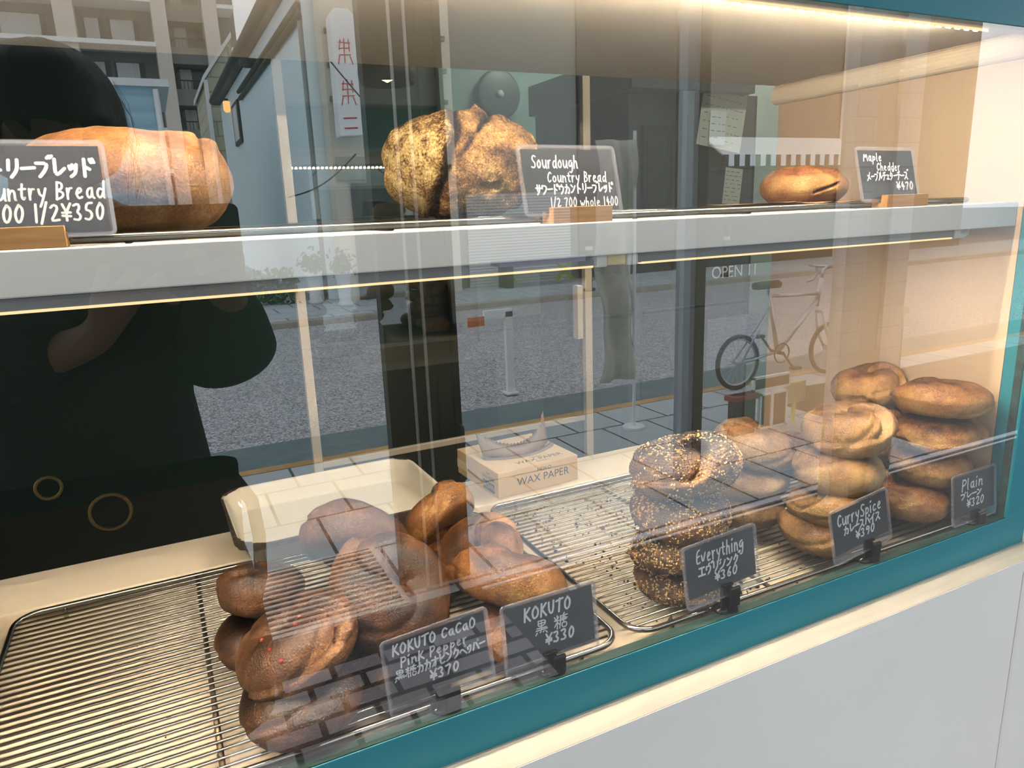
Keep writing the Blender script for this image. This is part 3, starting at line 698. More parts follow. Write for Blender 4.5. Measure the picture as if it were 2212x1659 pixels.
# ---------------------------------------------------------------- enamel trays and wax paper box
def enamel_tray(loc, rot, w, d, hgt, lab, chips=True):
    r = empty('enamel_tray', loc, rot, lab, 'tray')
    lv = [(w - .035, d - .035, .03, 0), (w - .012, d - .012, .032, hgt - .004), (w - .002, d - .002, .034, hgt), (w, d, .035, hgt - .003), (w - .003, d - .003, .034, hgt - .005), (w - .016, d - .016, .032, hgt - .006), (w - .040, d - .040, .028, .002)]
    # outer bottom -> up the outside is the last rings; build one closed skin: inside floor, inside wall, rolled rim, outside wall, underside
    rings = [(w - .05, d - .05, .028, .0022), (w - .036, d - .036, .03, .0035), (w - .014, d - .014, .034, hgt - .003), (w - .010, d - .010, .036, hgt), (w - .004, d - .004, .038, hgt + .0012), (w, d, .04, hgt), (w - .001, d - .001, .04, hgt - .0035), (w - .012, d - .012, .036, hgt - .005), (w - .034, d - .034, .03, .002), (w - .05, d - .05, .028, 0)]
    mb = MB(); nn = 9
    for a, b, rr, z in rings: mb.v += [(p[0], p[1], z) for p in rrect(a, b, rr, nn)]
    L = 4 * (nn + 1)
    for i in range(len(rings) - 1):
        for k in range(L): mb.f.append((i * L + k, i * L + (k + 1) % L, (i + 1) * L + (k + 1) % L, (i + 1) * L + k)); mb.m.append(0)
    mb.f.append(tuple(range(L))); mb.m.append(0); mb.f.append(tuple((len(rings) - 1) * L + k for k in range(L))[::-1]); mb.m.append(0)
    mb.build('body', M['enamel'], r, smooth=True)
    if chips:
        rim = rrect(w, d, .04, 14)
        def chip_run(i0, i1, wd, sd):
            q = random.Random(sd); ch = MB(); n = len(rim); m = i1 - i0 + 1; rows = [[], [], [], []]
            for k in range(i0, i1 + 1):
                p = Vector((rim[k % n][0], rim[k % n][1], 0)); c = p.normalized(); t = math.sin(PI * (k - i0) / (i1 - i0)) ** .4
                for row, (off, z) in enumerate(((.0005, -.0030 - .005 * wd * t * q.uniform(.5, 1)), (.0006, .0010), (-.003, .0020), (-.003 - .007 * wd * t * q.uniform(.55, 1), .0006))):
                    r3 = p + c * off; rows[row].append((r3.x, r3.y, hgt + z))
            for rw in rows: ch.v += rw
            for g in range(3):
                for k in range(m - 1): ch.f.append((g * m + k, g * m + k + 1, (g + 1) * m + k + 1, (g + 1) * m + k)); ch.m.append(0)
            ch.build('enamel_chip', M['chip'], r)
        chip_run(29, 46, 1.2, 1)      # corner towards the rack
        chip_run(18, 26, .8, 2); chip_run(4, 10, .8, 3)
    return r
enamel_tray((.197, .506, .0005), (0, 0, math.radians(1.0)), .312, .238, .034, 'cream enamel tray with chipped corners behind the dark bagels')
enamel_tray((-.386, .27, -.0175), (0, 0, 0), .33, .24, .05, 'cream enamel pan at the end of the counter beside the empty rack', chips=False)

def text_mesh(name, body, size, m, parent, loc, rot, sx=1.0, extrude=.0):
    cu = bpy.data.curves.new(name, 'FONT'); cu.body = body; cu.size = size; cu.align_x = 'CENTER'; cu.align_y = 'CENTER'; cu.extrude = extrude
    t = bpy.data.objects.new(name, cu); COL.objects.link(t)
    dg = bpy.context.evaluated_depsgraph_get(); dg.update()
    me = bpy.data.meshes.new_from_object(t.evaluated_get(dg))
    bpy.data.objects.remove(t); me.materials.clear(); me.materials.append(m)
    o = bpy.data.objects.new(name, me); COL.objects.link(o); o.parent = parent; o.location = loc; o.rotation_euler = rot; o.scale = (sx, 1, 1)
    return o
wb = empty('wax_paper_box', (.5140, .5180, -.0008), (0, 0, math.radians(3.6)), 'kraft dispenser box of brown wax paper behind the racks', 'box')
bw, bd, bh_ = .155, .150, .0440
box = MB(); box.box(-bw / 2, bw / 2, -bd / 2, bd / 2, 0, bh_); box.build('carton', M['kraft'], wb, bevel=.0012)
MB().prism(rrect(.115, .040, .019, 6, cx=.005, cy=.012), bh_ + .0002, bh_ + .0006, axis='z').build('opening', mat('box slot shade', srgb(60, 60, 68), .8), wb)  # thin dark plate on the closed carton, painted as shade inside the slot
# the torn sheet standing out of the opening
sh_ = MB(); nn = 44
def crest(u): return .010 + .030 * (abs(u - .48) * 2) ** 1.8 + (.012 if u > .93 else 0)
for i in range(nn + 1):
    u = i / nn; x = -.062 + .135 * u
    zig = .0022 if i % 2 else -.0008
    yb = .008 - .026 * math.sin(PI * u) ** .8
    sh_.v.append((x * .98, yb, bh_ + .0008 + .006 * (1 - math.sin(PI * u)) * .3))
    sh_.v.append((x, yb + .012, bh_ + crest(u) * .6))
    sh_.v.append((x + .002, yb + .026 + .006 * math.sin(u * 5), bh_ + crest(u) + zig))
for i in range(nn):
    for k in range(2): a = i * 3 + k; sh_.f.append((a, a + 3, a + 4, a + 1)); sh_.m.append(0)
so = sh_.build('paper_sheet', M['waxbrown'], wb, smooth=True); so.modifiers.new('thickness', 'SOLIDIFY').thickness = .0004
fl_ = MB()
for i in range(nn + 1):
    u = i / nn; x = -.066 + .14 * u; yb = .006 - .026 * math.sin(PI * u) ** .8
    fl_.v.append((x * .98, yb, bh_ + .0016)); fl_.v.append((x, yb - .013 - (.0012 if i % 2 else 0), bh_ + .0010))
for i in range(nn): fl_.f.append((2 * i, 2 * i + 2, 2 * i + 3, 2 * i + 1)); fl_.m.append(0)
fo = fl_.build('paper_fold', M['waxbrown'], wb, smooth=True); fo.modifiers.new('thickness', 'SOLIDIFY').thickness = .0004
text_mesh('lettering', 'WAX PAPER', .0185, M['ink'], wb, (.008, -bd / 2 - .0004, bh_ - .0235), (PI / 2, 0, 0), 1.0)
text_mesh('lettering', 'HEIKO', .0085, M['ink'], wb, (.010, -bd / 2 - .0004, bh_ - .0095), (PI / 2, 0, 0), 1.1)
text_mesh('lettering', 'WAX PAPER', .0165, M['ink'], wb, (.014, -bd / 2 + .022, bh_ + .0004), (0, 0, 0), 1.0)
text_mesh('lettering', 'HEIKO', .0075, M['ink'], wb, (.014, -bd / 2 + .033, bh_ + .0004), (0, 0, 0), 1.0)
text_mesh('lettering', 'BROWN', .006, M['ink'], wb, (.014, -bd / 2 + .011, bh_ + .0004), (0, 0, 0), 1.0)
sx_ = -bw / 2 - .0004
text_mesh('lettering', 'WAX PAPER', .0095, M['ink'], wb, (sx_, -bd / 2 + .033, bh_ - .0175), (PI / 2, 0, -PI / 2), .8)
text_mesh('lettering', 'HEIKO', .005, M['ink'], wb, (sx_, -bd / 2 + .033, bh_ - .0105), (PI / 2, 0, -PI / 2), .9)
MB().box(sx_ - .0001, sx_ + .0004, -bd / 2 + .013, -bd / 2 + .053, bh_ - .0395, bh_ - .024).build('name_block', M['inkbox'], wb)
text_mesh('lettering', 'BROWN', .0115, M['kraft'], wb, (sx_ - .0004, -bd / 2 + .033, bh_ - .0318), (PI / 2, 0, -PI / 2), .95)
MB().box(sx_ - .0002, sx_ + .0003, .035, .075, .012, .028).build('sticker', mat('pale sticker', srgb(236, 220, 188), .6), wb)

# ---------------------------------------------------------------- handwriting: pen strokes on a 10 x 10 grid, y up
GL = {
 'S': '9,9 6,10 3,9 2,7 5,5 8,4 8,1 5,0 1,1', 'o': '5,6 2,5 1,2 4,0 7,1 8,4 5,6', 'u': '1,6 1,2 3,0 6,1 8,4|8,6 8,1 9,0', 'r': '1,6 2,0|2,3 4,6 7,6', 'd': '7,5 4,6 1,3 3,0 6,1 8,4|9,10 8,1 9,0',
 'g': '7,6 3,6 1,3 3,1 6,2 8,6 8,-2 5,-4 2,-3', 'h': '2,10 1,0|1,3 4,6 7,5 7,0 8,0', 'C': '9,8 6,10 2,7 1,3 4,0 8,2', 'n': '1,6 1,0|1,3 4,6 7,5 7,0 8,0', 't': '4,9 3,2 5,0 7,1|0,6 8,6', 'y': '1,6 2,3 5,2|8,6 5,0 2,-4',
 'B': '2,10 1,0|2,10 7,9 7,6 2,5|2,5 8,4 8,1 1,0', 'e': '1,3 7,4 6,6 3,6 1,3 3,0 7,1', 'a': '7,6 3,6 1,3 3,0 6,1 7,5|7,6 7,1 9,0', 'w': '0,6 2,0 4,5 6,0 9,6', 'l': '3,10 2,1 4,0', 'M': '0,0 2,10 4,3 7,10 9,0', 'p': '2,6 1,-4|2,4 5,6 8,4 6,1 2,1', 'c': '7,5 4,6 1,3 3,0 7,1',
 'K': '2,10 1,0|8,10 2,5|3,5 9,0', 'k': '2,10 1,0|8,8 2,4|3,4 9,0', 'O': '5,10 1,7 1,2 4,0 8,2 9,7 5,10', 'U': '1,10 1,3 4,0 7,2 8,10', 'T': '0,9 10,10|5,10 4,0', 'P': '2,10 1,-1|2,9 7,10 9,7 6,5 2,4', 'i': '3,6 3,0|3,9 3,8.5', 'E': '8,10 2,9 1,0 8,1|1,5 7,6', 'v': '0,6 3,0 8,7',
 '0': '5,10 1,6 2,1 5,0 8,4 8,8 5,10', '1': '4,10 4,0', '2': '1,8 4,10 8,8 5,4 1,0 9,1', '3': '1,9 6,10 7,7 4,5 8,3 6,0 1,1', '4': '5,10 1,4 9,4|6,7 6,0', '5': '8,10 3,10 2,6 6,6 8,3 5,0 1,1', '6': '7,10 2,5 2,1 6,0 8,3 5,5 2,3', '7': '1,9 9,10 5,4 4,0', '9': '8,8 4,10 1,7 4,5 8,8 7,3 5,0', '8': '7,9 3,9 3,6 7,4 7,0 2,1 3,5 7,9',
 '¥': '1,10 5,5|9,10 5,5 5,0|1,5 9,5|1,3 9,3', '/': '8,11 1,-1', '~': '0,5 3,6 6,4 9,5',
 'サ': '0,7 10,7|3,10 3,4|7,10 7,4 3,0', 'ワ': '1,9 1,6|1,9 9,9 8,4 3,0', 'ー': '0,5 10,5.5', 'ド': '3,10 3,0|3,6 7,4|7,10 8,8|9,10.5 10,8.5', 'ウ': '5,10 5,8|1,8 1,5|1,8 9,8 8,3 4,0', 'カ': '1,7 9,7 8,0 6,1|4,10 4,5 1,0', 'ン': '1,9 4,7|1,1 5,2 9,8', 'ト': '3,10 3,0|3,6 8,4',
 'リ': '2,10 2,4|8,10 8,4 4,0', 'ブ': '0,8 8,8 6,3 2,0|8,11 8.5,9.5|10,11 10.3,9.5', 'レ': '2,10 2,0 9,5', 'ッ': '1,6 2,4|4,7 5,5|8,7 7,2 3,0', 'メ': '8,10 5,4 1,0|2,7 9,2', 'プ': '0,8 8,8 6,3 2,0|9,11 8,10 9,9 10,10 9,11', 'ル': '3,9 3,4 0,0|6,10 6,1 10,5', 'チ': '8,10 2,9|0,6 10,6|5,9 5,3 2,0', 'ェ': '2,6 8,6|5,6 5,1|1,1 9,1',
 'ダ': '4,10 1,5|3,8 8,8 6,3 2,0|3,5 7,4|9,11 9.3,9.6|10.5,11 10.8,9.6', 'ズ': '1,9 8,9 5,4 0,0|5,4 9,0|9,11.5 9.3,10|10.5,11.5 10.8,10', 'オ': '0,7 10,7|6,10 6,0 4,1|6,6 1,1', 'ピ': '2,10 2,2 4,0 9,1|8,7 2,5|9,11 8,10 9,9 10,10 9,11', 'ク': '4,10 1,5|3,8 9,8 7,3 2,0', 'ペ': '0,4 3,7 10,1|8,10 7,9 8,8 9,9 8,10', 'パ': '3,8 1,1|6,8 10,1|9,11 8,10 9,9 10,10 9,11',
 'エ': '1,9 9,9|5,9 5,1|0,1 10,1', 'ヴ': '5,10 5,8|1,8 1,5|1,8 8,8 7,3 4,0|9,11 9.3,9.6|10.5,11 10.8,9.6', 'シ': '1,9 3,8|0,6 2,5|1,0 6,2 9,8', 'グ': '4,10 1,5|3,8 8,8 6,3 2,0|9,11 9.3,9.6|10.5,11 10.8,9.6', 'ス': '1,9 8,9 5,4 0,0|5,4 9,0', 'イ': '8,10 4,6 0,4|5,6 5,0',
 '黒': '2,10 2,6 8,6 8,10 2,10|2,8 8,8|5,10 5,3|1,4.5 9,4.5|0,3 10,3|1,1.5 0,0|3.5,1.5 3.5,0|6,1.5 6.5,0|8.5,1.5 9.5,0',
 '糖': '0,9 1,7|3,9 2,7|0,6 4,6|2,10 2,0|2,5 0,2|2,5 4,3|7,10 7,9|5,9 10,9|5,9 4.5,4 4,0|5.5,7.5 9,7.5 9,5.5|5,6.5 10,6.5|5.5,5.5 9,5.5|7.2,8.5 7.2,4|6,3.5 6,0 9.5,0 9.5,3.5 6,3.5',
}
WID = {'黒': 1.35, '糖': 1.45, 'i': .45, 'l': .45, '1': .45, ' ': .55, 't': .75, 'r': .75, '/': .7, 'M': 1.15, 'w': 1.1, 'ー': .8, 'ッ': .7, 'ェ': .75}
def chaikin(p, n=2):
    for _ in range(n):
        if len(p) < 3: return p
        q = [p[0]]
        for a, b in zip(p[:-1], p[1:]): q += [a * .75 + b * .25, a * .25 + b * .75]
        q.append(p[-1]); p = q
    return p
def write(mb, text, u0, u1, vt, vb, W, H, pen, drift=0.0, slant=.12, seed=0):
    """fit one line of pen strokes in the box u0..u1, vt..vb (fractions of the card, v downwards) on the plane y = 0"""
    q = random.Random(seed)
    tot = sum(WID.get(ch, .9) + .12 for ch in text) - .12
    cw = (u1 - u0) * W / tot; h = (vb - vt) * H; pen = min(pen, .25 * cw); x = u0 * W - W / 2; base = H * (1 - vb)
    for ch in text:
        w = WID.get(ch, .9) * cw
        pn = pen * .62 if ch in '黒糖' else pen
        if ch in GL:
            low = ch in 'ourgntyeawpcvi'
            for s in GL[ch].split('|'):
                pts = []
                for pr in s.split(' '):
                    a, b = pr.split(','); a = float(a) + q.uniform(-.3, .3); b = float(b) + q.uniform(-.3, .3)
                    pts.append(Vector((x + a / 10 * w + slant * b / 10 * h * .6, base + b / 10 * h + drift * (x + W / 2))))
                if len(pts) == 2 and (pts[0] - pts[1]).length < pen: pts[1] = pts[0] + Vector((pen * .6, pen * .6))
                pts = chaikin(pts)
                for a, b in zip(pts[:-1], pts[1:]):
                    d = b - a
                    if d.length < 1e-7: continue
                    nrm = Vector((-d.y, d.x)).normalized() * pn * .5
                    mb.quad(*[(p.x, 0, p.y) for p in (a + nrm, a - nrm, b - nrm, b + nrm)])
                for p in pts[::2] + [pts[-1]]:
                    mb.add([(p.x + pn * .5 * math.cos(k * PI / 4), -.00002, p.y + pn * .5 * math.sin(k * PI / 4)) for k in range(8)], [tuple(range(8))])
        x += w + .12 * cw
def price_sign(loc, rot, W, H, lines, lab, base, pen=.0022, foot_z=0.0, clip_x=0.0):
    r = empty('price_sign', loc, (0, 0, rot[2]), lab, 'sign', 'handwritten price signs')
    tilt = Matrix.Rotation(rot[1], 4, 'Y') @ Matrix.Rotation(rot[0], 4, 'X')
    def put(o): o.matrix_local = tilt; return o
    put(MB().prism(rrect(W, H, .005, 4, 0, H / 2), -.0010, .0010, axis='y').build('card_sleeve', M['sleeve'], r))
    rim = MB(); a = rrect(W + .0004, H + .0004, .005, 4, 0, H / 2); b = rrect(W - .0048, H - .0048, .002, 4, 0, H / 2); n = len(a)
    for y in (-.00125, .00125):
        k0 = len(rim.v); rim.v += [(p[0], y, p[1]) for p in a] + [(p[0], y, p[1]) for p in b]
        for k in range(n): rim.f.append((k0 + k, k0 + (k + 1) % n, k0 + n + (k + 1) % n, k0 + n + k)); rim.m.append(0)
    for k in range(n): rim.f.append((k, (k + 1) % n, 2 * n + (k + 1) % n, 2 * n + k)); rim.m.append(0)
    put(rim.build('sleeve_edge', M['sleeve_rim'], r))
    cw, chh = W - .008, H - (.016 if base == 'clip' else .008)
    cz = H - .004 - chh
    put(MB().box(-cw / 2, cw / 2, -.0003, .0003, cz, cz + chh).build('card', M['slate'], r))
    tx = MB()
    for i, (t, u0, u1, vt, vb, dr) in enumerate(lines): write(tx, t, u0, u1, vt, vb, cw, chh, pen, dr, seed=hash(lab) % 1000 if False else i * 7 + len(lab))
    to = tx.build('handwriting', M['chalk'], r); to.matrix_local = tilt @ Matrix.Translation((0, -.00055, cz))
    if base == 'clip':
        k = clip_x
        b0 = foot_z + .0006
        cl = MB(); cl.prism([(-.0060, b0), (-.0046, b0), (-.0026, .0080), (-.0030, .0110), (-.0058, .0120), (-.0072, .0100), (-.0064, b0 + .001)], k - .0072, k + .0072)
        for z in (.0015, .0038, .0061): cl.box(k - .0060, k + .0060, -.0074, -.0060, b0 + z, b0 + z + .0012)
        cl.build('clip', M['clip'], r, bevel=.0006)
        MB().prism([(-.0008, b0 + .002), (.0026, b0 + .002), (.0026, .0120), (.0010, .0155), (-.0026, .0150), (-.0026, .0132), (.0004, .0120)], k - .0145, k + .0005).build('clip_jaw', M['clip'], r, bevel=.0005)
        MB().lathe([(.0, 0), (.0105, 0), (.0115, .0025), (.0085, .0055), (.004, .0075), (0, .0075)], 24, (k - .008, .006, foot_z - .0005)).build('clip_base', M['clip'], r, smooth=True)
    else:
        bx0, bx1 = base
        MB().prism([(-.0105, -.0065), (.0105, -.0065), (.0105, .008), (.0040, .008), (.0030, -.0008), (-.0014, -.0008), (-.0020, .008), (-.0105, .008)], bx0, bx1).build('wood_block', M['beech'], r, bevel=.0005)
    return r
D = math.radians
ln = [('KOKUTO CaCaO', .06, .90, .04, .21, 0), ('Pink Pepper', .12, .80, .27, .42, 0), ('黒糖カカオピンクペッパー', .05, .97, .47, .63, .02), ('¥370', .38, .68, .66, .82, 0)]
price_sign((.1845, .0100, .014), (D(-6), D(-2.0), D(2)), .105, .074, ln, 'price sign reading Kokuto Cacao Pink Pepper clipped before the cocoa bagels', 'clip', .0021, -.014, .006)
ln = [('KOKUTO', .20, .74, .08, .30, 0), ('黒 糖', .32, .68, .36, .60, 0), ('¥330', .42, .76, .63, .82, 0)]
price_sign((.300, .0100, .010), (D(-6), D(0), D(0)), .106, .0745, ln, 'price sign reading Kokuto 330 clipped before the brown sugar bagels', 'clip', .0021, -.010, .003)
ln = [('Everything', .14, .84, .08, .36, 0), ('エヴリシング', .16, .76, .43, .61, 0), ('¥360', .38, .72, .64, .82, 0)]
price_sign((.5200, .0100, .020), (D(-6), D(-3.5), D(0)), .105, .0735, ln, 'price sign reading Everything 360 clipped before the seeded bagels', 'clip', .0021, -.020, .010)
ln = [('CurrySpice', .08, .90, .08, .36, 0), ('カレースパイス', .18, .86, .41, .60, 0), ('¥390', .38, .74, .63, .82, 0)]
price_sign((.748, .0100, .0155), (D(-6), D(-7), D(0)), .104, .0715, ln, 'price sign reading Curry Spice 390 clipped before the curry bagels', 'clip', .0021, -.0155, .016)
ln = [('Plain', .18, .72, .10, .36, 0), ('プレーン', .16, .68, .43, .58, 0), ('¥320', .30, .74, .62, .82, 0)]
price_sign((.9745, .0105, .0055), (D(-6), D(-1), D(0)), .096, .073, ln, 'price sign reading Plain 320 clipped at the corner of the window', 'clip', .0021, -.0055, .008)
ln = [('Sourdough', .09, .60, .10, .30, 0), ('Country Bread', .24, .90, .36, .53, 0), ('サワードウカントリーブレッド', .10, .96, .58, .73, .02), ('1/2 700 whole 1400', .24, 1.0, .78, .93, 0)]
price_sign((.3585, .0515, .4431), (D(-15), D(.5), 0), .106, .066, ln, 'price sign reading Sourdough Country Bread in a wooden block', (-.030, .034), .0025)
ln = [('Maple', .08, .42, .06, .22, 0), ('Chedder', .30, .74, .26, .42, 0), ('メープルチェダーチーズ', .10, .86, .47, .63, .02), ('¥470', .62, .94, .66, .82, 0)]
price_sign((.8045, .0545, .4431), (D(-15), D(.5), 0), .104, .066, ln, 'price sign reading Maple Chedder 470 in a wooden block', (-.022, .052), .0022)
ln = [('カントリーブレッド', .14, .95, .16, .36, 0), ('Country Bread', .22, 1.0, .42, .62, 0), ('¥700 1/2¥350', .22, .98, .68, .88, 0)]
price_sign((-.0745, .0500, .4431), (D(-12), D(0), 0), .106, .0665, ln, 'price sign reading Country Bread 350 in a wooden block', (-.040, .022), .0026)

# ================================================================ THE BREAD
def grid_mesh(name, fn, nu, nv, m, attr, wrap_v=True):
    """closed skin from fn(u, v) -> (point, bake); u and v run round (torus) or v pole to pole (ball)"""
    vs = []; at = []
    for i in range(nu):
        for j in range(nv):
            p, b = fn(i / nu, j / nv if wrap_v else (j + .5) / nv); vs.append(p); at.append(b)
    fs = []
    for i in range(nu):
        i2 = (i + 1) % nu
        for j in range(nv if wrap_v else nv - 1):
            j2 = (j + 1) % nv
            fs.append((i * nv + j, i2 * nv + j, i2 * nv + j2, i * nv + j2))
    if not wrap_v:
        for j, flip in ((0, True), (nv - 1, False)):
            c = Vector((0, 0, 0)); b = 0
            for i in range(nu): c += Vector(vs[i * nv + j]); b += at[i * nv + j]
            vs.append(c / nu); at.append(b / nu); k = len(vs) - 1
            for i in range(nu):
                a, b2 = i * nv + j, ((i + 1) % nu) * nv + j
                fs.append((a, k, b2) if flip else (b2, k, a))
    me = bpy.data.meshes.new(name); me.from_pydata([tuple(v) for v in vs], [], fs)
    me.materials.append(m); me.update()
    bm = bmesh.new(); bm.from_mesh(me); bmesh.ops.recalc_face_normals(bm, faces=bm.faces); bm.to_mesh(me); bm.free()
    a = me.attributes.new('bake', 'FLOAT', 'POINT')
    a.data.foreach_set('value', at)
    me.shade_smooth()
    return me
def fb(p, s, o=4): return noise.fractal(Vector(p) * s, 1.0, 2.0, o)
def wrap(a): return (a + PI) % (2 * PI) - PI
def bagel_mesh(name, m, R, hgt, seed, k=1.1, deep=.30, dark=.0, twist=2, hole=.0):
    q = random.Random(seed); off = Vector((q.uniform(0, 50), q.uniform(0, 50), q.uniform(0, 50))); ph = q.uniform(0, 6.28)
    rt = R * .53; Rc = R - rt + hole; sq = hgt / (2 * rt)
    spots = [(q.uniform(0, 6.28), q.uniform(.2, 1.6), q.uniform(.2, .4)) for _ in range(2)]
    def fn(u, v):
        U = u * 2 * PI; V = v * 2 * PI
        s = wrap(U - k * math.sin(V * .5 + .6) * 1.3)
        r = rt * (1 + .17 * math.copysign(math.exp(-abs(s) / .8), s) * min(1, abs(s) / .07))
        cre = math.exp(-(s / .075) ** 2)
        r *= 1 - deep * cre
        s2 = wrap(twist * U - 2.0 * V + ph); c2 = math.exp(-(s2 / .26) ** 2)
        r *= 1 - .07 * c2
        r *= 1 + .05 * math.sin(2 * U + ph)
        rho = Rc + r * math.cos(V)
        if rho < .004: rho = .004 - (.004 - rho) * .12
        rho = max(rho, .0008)
        z = r * math.sin(V) * sq
        zb = -hgt * .40
        if z < zb: z = zb + (z - zb) * .22
        p = Vector((rho * math.cos(U), rho * math.sin(U), z))
        d = fb(p + off, 26) * .0016 + fb(p + off, 90, 3) * .0005
        nrm = Vector((math.cos(U) * math.cos(V), math.sin(U) * math.cos(V), math.sin(V)))
        p += nrm * d
        b = .40 + dark + .30 * max(0, math.sin(V)) ** 1.3 - .12 * max(0, math.cos(V)) + .20 * fb(p + off, 17, 3)
        b += .10 * math.copysign(math.exp(-abs(s) / .5), s) - .30 * math.exp(-(s / .10) ** 2) * (1 if s > 0 else .4) + .14 * math.exp(-(s / .03) ** 2) - .10 * c2
        for a, vv, w in spots: b += .38 * math.exp(-((wrap(U - a) / w) ** 2 + (wrap(V - vv) / w) ** 2) * 2)
        if z < zb * .8: b += .10
        return p, max(0.02, min(.98, b))
    return grid_mesh(name, fn, 132, 60, m, None)
def seeds_on(me, n, size, sd, m, flat=.5, cover=None):
    q = random.Random(sd); mb = MB(); polys = [p for p in me.polygons]
    w = [p.area for p in polys]; ch = q.choices(polys, weights=w, k=n * 2); cnt = 0
    oct_f = [(0, 2, 4), (2, 1, 4), (1, 3, 4), (3, 0, 4), (2, 0, 5), (1, 2, 5), (3, 1, 5), (0, 3, 5)]
    for p in ch:
        c = p.center
        if cover is not None and noise.noise(c * 42 + Vector((sd, 0, 0))) + .25 * noise.noise(c * 150) < cover: continue
        if c.length < .012: continue
        nn = p.normal; t = nn.orthogonal().normalized(); t = Matrix.Rotation(q.uniform(0, 6.28), 3, nn) @ t; b = nn.cross(t)
        s = size * q.uniform(.75, 1.25); o = c + nn * s * flat * .35 + t * q.uniform(-1, 1) * .0006
        vs = [o + t * s * 1.25, o - t * s * .85, o + b * s * .62, o - b * s * .62, o + nn * s * flat, o - nn * s * flat]
        mb.add(vs, oct_f); cnt += 1
        if cnt >= n: break
    return mb
PROTO = {}
def bagel(kind, x, y, z, R, hgt, rot, lab, group, seed, **kw):
    """one bagel resting centred on (x, y, z)"""
    me = bagel_mesh('bagel', BR[kind], R, hgt, seed, **kw)
    o = bpy.data.objects.new('bagel', me); COL.objects.link(o)
    o.location = (x, y, z); o.rotation_euler = [D(a) for a in rot]
    tag(o, lab, 'bread', group)
    if kind == 'every':
        seeds_on(me, 1400, .0018, seed, M['sesame'], cover=-.22).build('sesame_seeds', M['sesame'], o, smooth=True, kind='stuff')
        seeds_on(me, 8000, .0009, seed + 1, M['poppy'], .7, cover=-.26).build('poppy_seeds', M['poppy'], o, kind='stuff')
    return o
gk = 'cocoa bagels heaped on the rack'; gb = 'brown sugar bagels on the rack'; ge = 'seeded bagels in a stack'; gp = 'plain bagels in stacks'; gc = 'curry bagels in a stack'; gr_ = 'brown bagels in a stack'
C_ = 'dark cocoa bagel '
bagel('cacao', .0535, .205, .066, .045, .050, (18, 8, 100), C_ + 'topmost of the small pile beside the empty rack', gk, 3, k=1.4, dark=.12)
bagel('cacao', .046, .185, .0225, .047, .044, (0, 0, 40), C_ + 'lying under the topmost one of the small pile', gk, 4, dark=.2)
b_ = bagel('cacao', .070, .088, .0655, .060, .056, (24, 4, 250), C_ + 'with pink peppercorns on top of another at the glass', gk, 5, k=1.3, dark=.0)
for dx, dy, dz in ((-.028, -.030, .020), (-.002, -.026, .0275), (-.018, -.044, .012), (.004, -.006, .0285), (-.034, -.010, .022)):
    # peppercorns pressed into the crust: find the nearest crust vertex
    R3 = b_.rotation_euler.to_matrix(); tgt = R3.transposed() @ Vector((dx, dy, dz))
    v = min(b_.data.vertices, key=lambda v: (v.co - tgt).length)
    pp = MB().lathe([(0, -.0021), (.0015, -.0016), (.0022, 0), (.0015, .0016), (0, .0021)], 10).build('pink_peppercorn', M['pepper'], b_, smooth=True); pp.location = v.co
bagel('cacao', .0665, .064, .0215, .0560, .046, (0, 0, 70), C_ + 'lowest at the glass, under the peppercorn one', gk, 6, dark=.24, k=.8)
bagel('cacao', .168, .108, .079, .0655, .060, (42, -6, 30), C_ + 'with a swirl, propped up in the middle of the heap', gk, 7, k=1.8, dark=.06, deep=.4)
bagel('cacao', .174, .078, .0215, .050, .042, (0, 0, 0), C_ + 'lying flat behind the Cacao Pink Pepper sign', gk, 8, dark=.15)
bagel('cacao', .166, .234, .080, .0655, .060, (52, 0, 140), C_ + 'leaning at the back before the enamel tray', gk, 9, k=1.2, dark=.1)
bagel('cacao', .150, .190, .0215, .050, .042, (0, 0, 20), C_ + 'hidden low at the back of the heap', gk, 10, dark=.1)
K_ = 'golden brown sugar bagel '
bagel('kokuto', .281, .272, .071, .051, .050, (58, 6, 200), K_ + 'standing upright at the back by the enamel tray', gb, 11, k=1.3, deep=.4)
bagel('kokuto', .272, .232, .0225, .048, .044, (6, 0, 80), K_ + 'lying behind the pair in the middle', gb, 12)
bagel('kokuto', .304, .196, .0490, .052, .048, (26, 8, 300), K_ + 'on the middle of its pile, behind the largest one', gb, 13, k=1.5, dark=.02, deep=.36)
bagel('kokuto', .303, .108, .0540, .062, .058, (28, 2, 110), K_ + 'largest, on top just behind the Kokuto sign', gb, 14, k=.9, dark=-.05)
bagel('kokuto', .288, .070, .0215, .050, .042, (0, 0, 10), K_ + 'lowest, seen between the two Kokuto signs', gb, 15, dark=.0)
bagel('kokuto', .335, .168, .0205, .046, .040, (0, 0, 10), K_ + 'low under the middle of its pile', gb, 16)
E_ = 'seeded everything bagel '
bagel('every', .5205, .084, .1530, .0745, .062, (8, 3, 200), E_ + 'topmost of the stack', ge, 21, k=1.0, deep=.22, hole=-.012)
bagel('every', .5150, .082, .0985, .0600, .052, (4, -2, 20), E_ + 'second from the top of the stack', ge, 22, k=.9)
bagel('every', .5030, .076, .0560, .0520, .044, (2, 3, 120), E_ + 'third from the top, just above the tilted one', ge, 23)
bagel('every', .5100, .076, .0200, .0530, .040, (8, 4, 290), E_ + 'lowest of the stack, tilted towards the glass', ge, 24, k=1.4, deep=.4)
R_ = 'light brown bagel '
bagel('rye', .724, .178, .1120, .0640, .062, (10, 8, 30), R_ + 'topmost of the stack behind the seeded bagels', gr_, 31, k=.6, deep=.15, dark=.05, hole=-.008)
bagel('rye', .718, .178, .0640, .0530, .044, (0, 2, 90), R_ + 'middle of the stack behind the seeded bagels', gr_, 32, k=.6, deep=.12)
